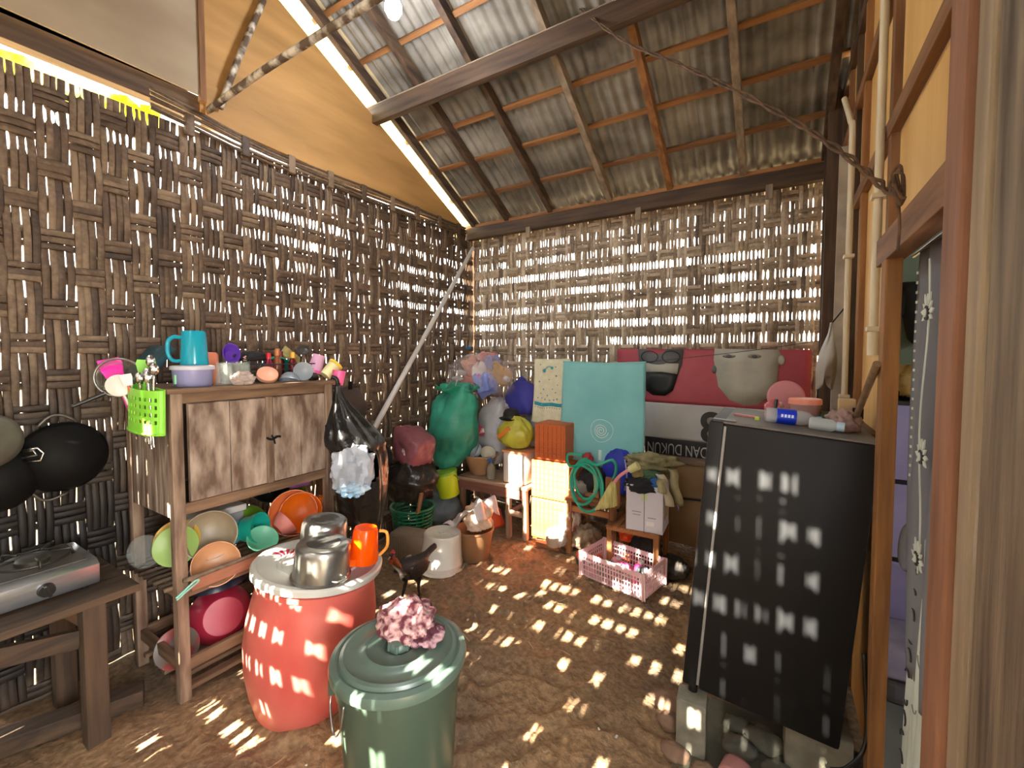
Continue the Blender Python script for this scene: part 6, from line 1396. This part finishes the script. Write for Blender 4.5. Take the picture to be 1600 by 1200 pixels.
blob((0.195, 1.95, ft(0.2, 1.95)+0.032), (0.042, 0.05, 0.036), 171, 0.25, 2.4, 0.25, 5, flat=-0.85).build('plastic_packet', film('packet_dusky', '#c8a8a4', 0.8, 0.25), smooth='full', label='crumpled pinkish plastic packet at the back corner of the fridge', cat='packet')
blob((-0.02, 2.10, ft(0, 2.1)+0.03), (0.03, 0.04, 0.034), 172, 0.25, 2.4, 0.25, 5, flat=-0.85).build('plastic_packet', M('packet_red', '#c0606a', 0.5, '#e0d0c8', 20, contrast=(0.45, 0.55)), smooth='full', label='red and white crumpled packet left of the peach-lidded jar', cat='packet')
MB().box((-0.115, 1.98, ft(-0.11, 1.98)+0.004), (0.09, 0.012, 0.008), (0, R(4), R(-10))).build('pen', plast('pen_pink', '#c87a7a'), bevel=0.002, label='thin pink stick lying near the fridge hinge', cat='stick')
MB().box((-0.075, 1.93, ft(-0.07, 1.93)+0.006), (0.016, 0.014, 0.012)).build('clip', plast('clip_lime', '#c4e03a'), bevel=0.002, label='tiny lime green clip near the fridge hinge', cat='clip')
MB().cyl((-0.025, 1.95, ft(0, 1.95)), (-0.012, 1.97, ft(0, 1.95)+0.085), 0.005, 0.006, 8).build('brush', BLACKP, smooth=True, label='black stick standing left of the water bottle', cat='stick')
hm = thing('hammer_block', 'pale wood and dark iron block resting at the foot of the slanting stick', 'block', (0.222, 2.05, ft(0.22, 2.05)+0.03))
MB(False).box((-0.01, 0, 0.04), (0.05, 0.05, 0.08)).build('wood', M('pale_block', '#b49a74', 0.7, '#c8b08a', 6), hm, bevel=0.004)
MB(False).box((0.02, -0.03, 0.03), (0.03, 0.04, 0.04)).build('iron', SOOT, hm, bevel=0.003)
MB().tube([(0.228, 1.95, ft(0.22, 1.9)+0.05), (0.246, 1.70, 1.475)], [0.010, 0.011], 12).build('wooden_stick', wood('stick_wood', '#5f4a36', '#8a7054', 'z'), smooth=True, label='round wooden handle slanting from the fridge top to the door jamb', cat='stick')
blob((0.17, 2.12, ft(0.17, 2.1)+0.02), (0.05, 0.03, 0.022), 175, 0.25, 2.4, 0.25, 5).build('packet_heap', M('packet_olive', '#5a6a4a', 0.5, '#2a2a24', 16), smooth='full', label='dark green packet beside the peach-lidded jar', cat='packet')

# conduits and hanging bag
PVC = M('ivory_pvc', '#c8bca0', 0.45, '#d8ceb4', 4)
c1 = thing('conduit_pipe', 'ivory plastic conduit on the plywood beside the doorway', 'conduit', (0.26, 1.90, 1.55))
MB().tube([(0.262, 1.90, 1.55), (0.262, 1.895, 4.0)], 0.0125, 14).build('pipe', PVC, c1, smooth=True)
MB().cyl((0.262, 1.90, 1.50), (0.262, 1.90, 1.58), 0.016, seg=14).build('socket', PVC, c1, smooth=True)
for z in (1.58, 2.02): MB().span((0.242, 1.88, z), (0.29, 1.92, z+0.016)).build('clip', PVC, c1, bevel=0.003)
c2 = thing('conduit_pipe', 'ivory conduit with kinked top beside the orange stud', 'conduit', (0.255, 2.58, 1.30))
MB().tube(smooth_path([(0.255, 2.56, 1.28), (0.255, 2.57, 1.9), (0.255, 2.58, 2.5), (0.25, 2.62, 2.60), (0.235, 2.74, 2.76)]), 0.0125, 12).build('pipe', PVC, c2, smooth=True)
for z in (1.30, 1.95): MB().span((0.235, 2.545, z), (0.275, 2.59, z+0.016)).build('clip', PVC, c2, bevel=0.003)
hbg = thing('carrier_bag', 'empty white carrier bag hanging by a string from the conduit', 'bag', (0.21, 2.62, 1.32))
def hbf(u, v):
    a = 2*PI*u
    r_ = 0.008 + 0.085*sstep(0.0, 0.65, v)*(1 - 0.25*sstep(0.7, 1, v))
    return Vector((0.205 + r_*math.cos(a)*0.45 + 0.006*math.sin(a*5)*v - 0.02*v, 2.66 + r_*math.sin(a)*1.25 + 0.01*math.sin(a*4+v*6) + 0.03*v, 1.66 - 0.30*v - 0.035*math.sin(a*2+1)*v))
o = MB().grid(36, 18, hbf, wrap=True).build('film', M('white_carrier', '#c4c0b8', 0.4, '#d4d0c8', 6, None, 0.35, bscale=22, translucent=0.35), hbg, smooth='full'); md = o.modifiers.new('t', 'SOLIDIFY'); md.thickness = 0.002
MB().tube(smooth_path([(0.205, 2.66, 1.655), (0.22, 2.63, 1.68), (0.245, 2.59, 1.72)]), 0.004, 6).build('string', BLACKP, hbg, smooth='full')

# twisted wire across the room
tw = thing('twisted_wire', 'rusty twisted wire strung from the roof purlin to the door lintel', 'wire', (0.24, 1.40, 1.88))
base = smooth_path([(-1.06, 2.50, 3.55), (-0.72, 2.26, 3.10), (-0.38, 2.00, 2.72), (-0.05, 1.72, 2.32), (0.12, 1.55, 2.08), (0.215, 1.46, 1.925), (0.235, 1.43, 1.90)], 14)
for s_ in (0, 1):
    pts = []
    for k, p in enumerate(base):
        a = k*0.75 + s_*PI; j = 1 + 0.5*noise.noise(Vector((k*0.3, s_, 0)))
        pts.append(p + Vector((0.007*math.cos(a)*j, 0.004*math.sin(a), 0.007*math.sin(a)*j)))
    MB().tube(pts, 0.0048, 6).build('strand', M('rusty_wire', '#3a2c22', 0.85, '#6e5238', 30, None, 0.3), tw, smooth='full')
rnd = random.Random(3)
for k in range(6):
    a = rnd.uniform(0, 6); p0 = Vector((0.235, 1.43, 1.90))
    MB().tube(smooth_path([p0, p0 + Vector((-0.012, 0.03*math.cos(a), 0.03*math.sin(a)+0.015)), p0 + Vector((0.0, 0.05*math.cos(a+0.6), 0.05*math.sin(a+0.6)+0.01)), p0 + Vector((0.01, 0.02*math.cos(a), -0.02))]), 0.0035, 5).build('tangle', M('rusty_wire', '#3a2c22', 0.85), tw, smooth='full')
MB().tube(smooth_path([(0.235, 1.43, 1.89), (0.238, 1.42, 1.82), (0.24, 1.44, 1.76)]), 0.0035, 5).build('tail', M('rusty_wire', '#3a2c22'), tw, smooth='full')

# curtain in the doorway
cu = thing('door_curtain', 'grey-blue curtain with white lotus prints gathered in the doorway', 'curtain', (0.33, 1.40, 0.1))
CUG = M('curtain_grey', '#6a6c74', 0.9, '#83868e', 3, (1, 1, 0.4)); CUW = M('curtain_white', '#c2ccc4', 0.9, '#d4dcd2', 4)
def cf(y0, y1, z0, z1, ph, depth=0.02, x0=0.335):
    def f(u, v):
        z = z1 + (z0-z1)*v; pin = 0.75 + 0.25*v
        y = y0 + (y1-y0)*u
        return (x0 + depth*math.sin(u*PI*7+ph)*(0.6+0.4*v) + 0.008*math.sin(v*4+u*3), y + 0.010*math.sin(u*PI*5+v*2), z + 0.012*math.sin(u*PI*7)*(1-v))
    return f
fg = cf(1.16, 1.69, 0.62, 1.80, 0.4)
MB().sheet(60, 24, fg, 0.003).build('upper_cloth', CUG, cu, smooth='full')
fw_ = cf(1.20, 1.52, 0.05, 0.86, 0.4, 0.018, 0.332)
MB().sheet(40, 20, fw_, 0.003).build('white_border', CUW, cu, smooth='full')
fw2 = cf(1.50, 1.585, 0.05, 1.02, 0.2, 0.008, 0.327)
MB().sheet(14, 20, fw2, 0.003).build('white_edge', CUW, cu, smooth='full')
MB().sheet(4, 30, lambda u, v: (0.308 + 0.004*math.sin(v*9), 1.475+0.010*u + 0.01*math.sin(v*3), 1.74-0.80*v), 0.002).build('white_piping', CUW, cu)
for k in range(22): 
    MB().box((0.305, 1.575, 1.72-0.026*k), (0.003, 0.007, 0.007)).build('dot_print', CUW, cu)
def lotus(y, z, s_):
    for k in range(9):
        a = -0.4 + k*PI*1.25/8; l_ = s_*(1.0 if k % 2 else 0.85)
        p = [(0.302, y + 0.3*s_*math.cos(a), z + 0.3*s_*math.sin(a)), (0.302, y + 0.65*l_*math.cos(a-0.2), z + 0.65*l_*math.sin(a-0.2)), (0.302, y + l_*math.cos(a), z + l_*math.sin(a)), (0.302, y + 0.65*l_*math.cos(a+0.2), z + 0.65*l_*math.sin(a+0.2))]
        MB().add(p + [(q[0]+0.003, q[1], q[2]) for q in p], [(0, 1, 2, 3), (7, 6, 5, 4), (0, 4, 5, 1), (1, 5, 6, 2), (2, 6, 7, 3), (3, 7, 4, 0)]).build('lotus_petal', CUW, cu)
    MB().cyl((0.301, y+0.1*s_, z), (0.305, y+0.1*s_, z), 0.33*s_, seg=16).build('lotus_ring', M('print_dark', '#3a3c40', 0.9), cu)
    MB().cyl((0.2995, y+0.12*s_, z), (0.305, y+0.12*s_, z), 0.2*s_, seg=16).build('lotus_eye', CUW, cu)
for z in (1.605, 1.245, 0.985): lotus(1.46, z, 0.055)
rnd = random.Random(4)
for k in range(26):
    u, v = rnd.uniform(0.15, 0.95), rnd.uniform(0.1, 0.95); p = Vector(fw_(u, v)); a0 = rnd.uniform(0, 6); r_ = rnd.uniform(0.015, 0.04)
    MB().tube([(p.x - 0.012, p.y + r_*math.cos(a0+q*0.4), p.z + r_*math.sin(a0+q*0.4)) for q in range(7)], 0.0013, 4).build('scroll_print', M('print_grey', '#7f8884', 0.9), cu)
for k in range(16):
    v = 0.04 + k*0.06; p = Vector(fw2(0.5, v)); a0 = rnd.uniform(0, 6)
    MB().tube([(p.x - 0.010, p.y + 0.02*math.cos(a0+q*0.5), p.z + 0.02*math.sin(a0+q*0.5)) for q in range(6)], 0.0022, 4).build('scroll_print', M('print_dark', '#3a3c40', 0.9), cu)
MB().tube(smooth_path([(0.35, 1.66, 1.02), (0.33, 1.70, 0.98), (0.325, 1.71, 0.90), (0.33, 1.67, 0.88), (0.34, 1.64, 0.94)]), 0.014, 8).build('tie_back', CUG, cu, smooth='full')
MB().tube([(0.335, 1.15, 1.80), (0.335, 1.78, 1.80)], 0.006, 8).build('rod', STEEL, cu)

# next room: lilac wardrobe, bed
wd = thing('wardrobe', 'lilac panelled plastic wardrobe with black trims in the next room', 'wardrobe', (0.72, 3.1, 0))
LIL = M('lilac_panel', '#8d86b4', 0.5, '#a59ec8', 3)
MB().span((0.44, 3.0, 0.0), (1.05, 3.4, 1.26)).build('carcass', M('black_trim', '#151518', 0.4), wd)
for k in range(3):
    for j in range(3):
        x0 = 0.45 + 0.2*k; z0 = 0.02 + 0.415*j
        p = MB().span((x0, 2.985, z0), (x0+0.185, 3.0, z0+0.39)).build('panel', LIL, wd, bevel=0.006)
        MB().span((x0+0.165, 2.975, z0+0.13), (x0+0.18, 2.985, z0+0.26)).build('pull', M('black_trim', '#151518'), p)
        MB().span((x0+0.02, 2.981, z0+0.03), (x0+0.07, 2.985, z0+0.36)).build('embossing', LIL, p, bevel=0.002)
MB().tube(smooth_path([(0.5, 3.1, 1.32), (0.6, 3.12, 1.28), (0.66, 3.1, 1.34)]), 0.03, 8).build('black_bag', BLACKP, smooth='full', label='dark bundle on the lilac wardrobe', cat='bundle')
blob((0.58, 3.15, 1.35), (0.10, 0.08, 0.09), 181, 0.2, 2, 0.2).build('ochre_bundle', M('ochre', '#8a6a34', 0.8, '#c0a060', 8), smooth='full', label='ochre cloth bundle on top of the wardrobe', cat='bundle')
bd = thing('mattress', 'mattress with rumpled purple-grey sheet on the floor of the next room', 'mattress', (0.9, 2.65, -0.01))
MB().span((0.42, 2.42, -0.01), (1.6, 2.95, 0.10)).build('pad', M('mattress_grey', '#6a6870', 0.9), bd, bevel=0.03)
MB().sheet(30, 20, lambda u, v: (0.40+1.2*u, 2.40+0.56*v, 0.115 + 0.02*noise.noise(Vector((u*6, v*5, 3)))), 0.01).build('sheet', M('purple_sheet', '#7a7690', 0.9, '#a09cb4', 6), bd, smooth='full')
MB().tube(smooth_path([(0.62, 3.55, 1.75), (0.66, 3.5, 1.9), (0.72, 3.52, 1.6), (0.8, 3.5, 1.85)]), 0.07, 8).build('dark_coat', M('dark_coat', '#17181c', 0.8), smooth='full', label='dark clothes hanging on the green wall of the next room', cat='clothes')

# ---- hanging bulb
lb2 = thing('light_bulb', 'lit white bulb hanging under the ridge', 'lamp', (-1.84, 1.76, 3.40))
BE = M('lit_bulb', '#ffffff', 0.3, emit='#f2f6ff', estr=30.0)
MB().lathe([(0, -0.055), (0.03, -0.05), (0.045, -0.02), (0.045, 0.01), (0.025, 0.05), (0.018, 0.06), (0, 0.06)], (-1.84, 1.76, 3.39), 24).build('globe', BE, lb2, smooth='full')
MB().cyl((-1.84, 1.76, 3.45), (-1.84, 1.76, 3.52), 0.022, seg=14).build('socket', plast('socket_white', '#d0d0cc'), lb2, smooth=True)
MB().tube([(-1.84, 1.76, 3.52), (-1.84, 1.72, 3.80)], 0.004, 6).build('flex', BLACKP, lb2)
pl = bpy.data.lights.new('bulb_light', 'POINT'); pl.energy = 24; pl.color = (0.95, 0.97, 1.0); pl.shadow_soft_size = 0.12
po = bpy.data.objects.new('bulb_light', pl); COL.objects.link(po); po.location = (-1.84, 1.76, 3.26)

# ---- small litter on the floor
rnd = random.Random(99)
for k in range(26):
    x, y = rnd.uniform(-2.1, -0.5), rnd.uniform(0.5, 2.6)
    if (x+1.77)**2 + (y-1.11)**2 < 0.1 or (x+1.04)**2 + (y-0.99)**2 < 0.07: continue
    a = rnd.uniform(0, PI); l_ = rnd.uniform(0.006, 0.014); z = floor_h(x, y) + 0.003
    MB().box((x, y, z), (l_, l_*0.6, 0.004), (0, 0, a)).build('paper_scrap', M('litter_white', '#c8c4bc', 0.9), label='tiny white scrap on the dirt floor', cat='litter', group='white scraps on the dirt floor')
for k in range(12):
    x, y = rnd.uniform(-1.7, -0.8), rnd.uniform(1.7, 2.7); a = rnd.uniform(0, PI); l_ = rnd.uniform(0.03, 0.07); z = floor_h(x, y) + 0.006
    MB().tube([(x, y, z), (x+l_*math.cos(a), y+l_*math.sin(a), floor_h(x+l_*math.cos(a), y+l_*math.sin(a))+0.008)], 0.0018, 4).build('straw', M('litter_straw', '#a89878', 0.9), label='pale straw lying on the dirt floor', cat='straw', group='straws on the dirt floor')
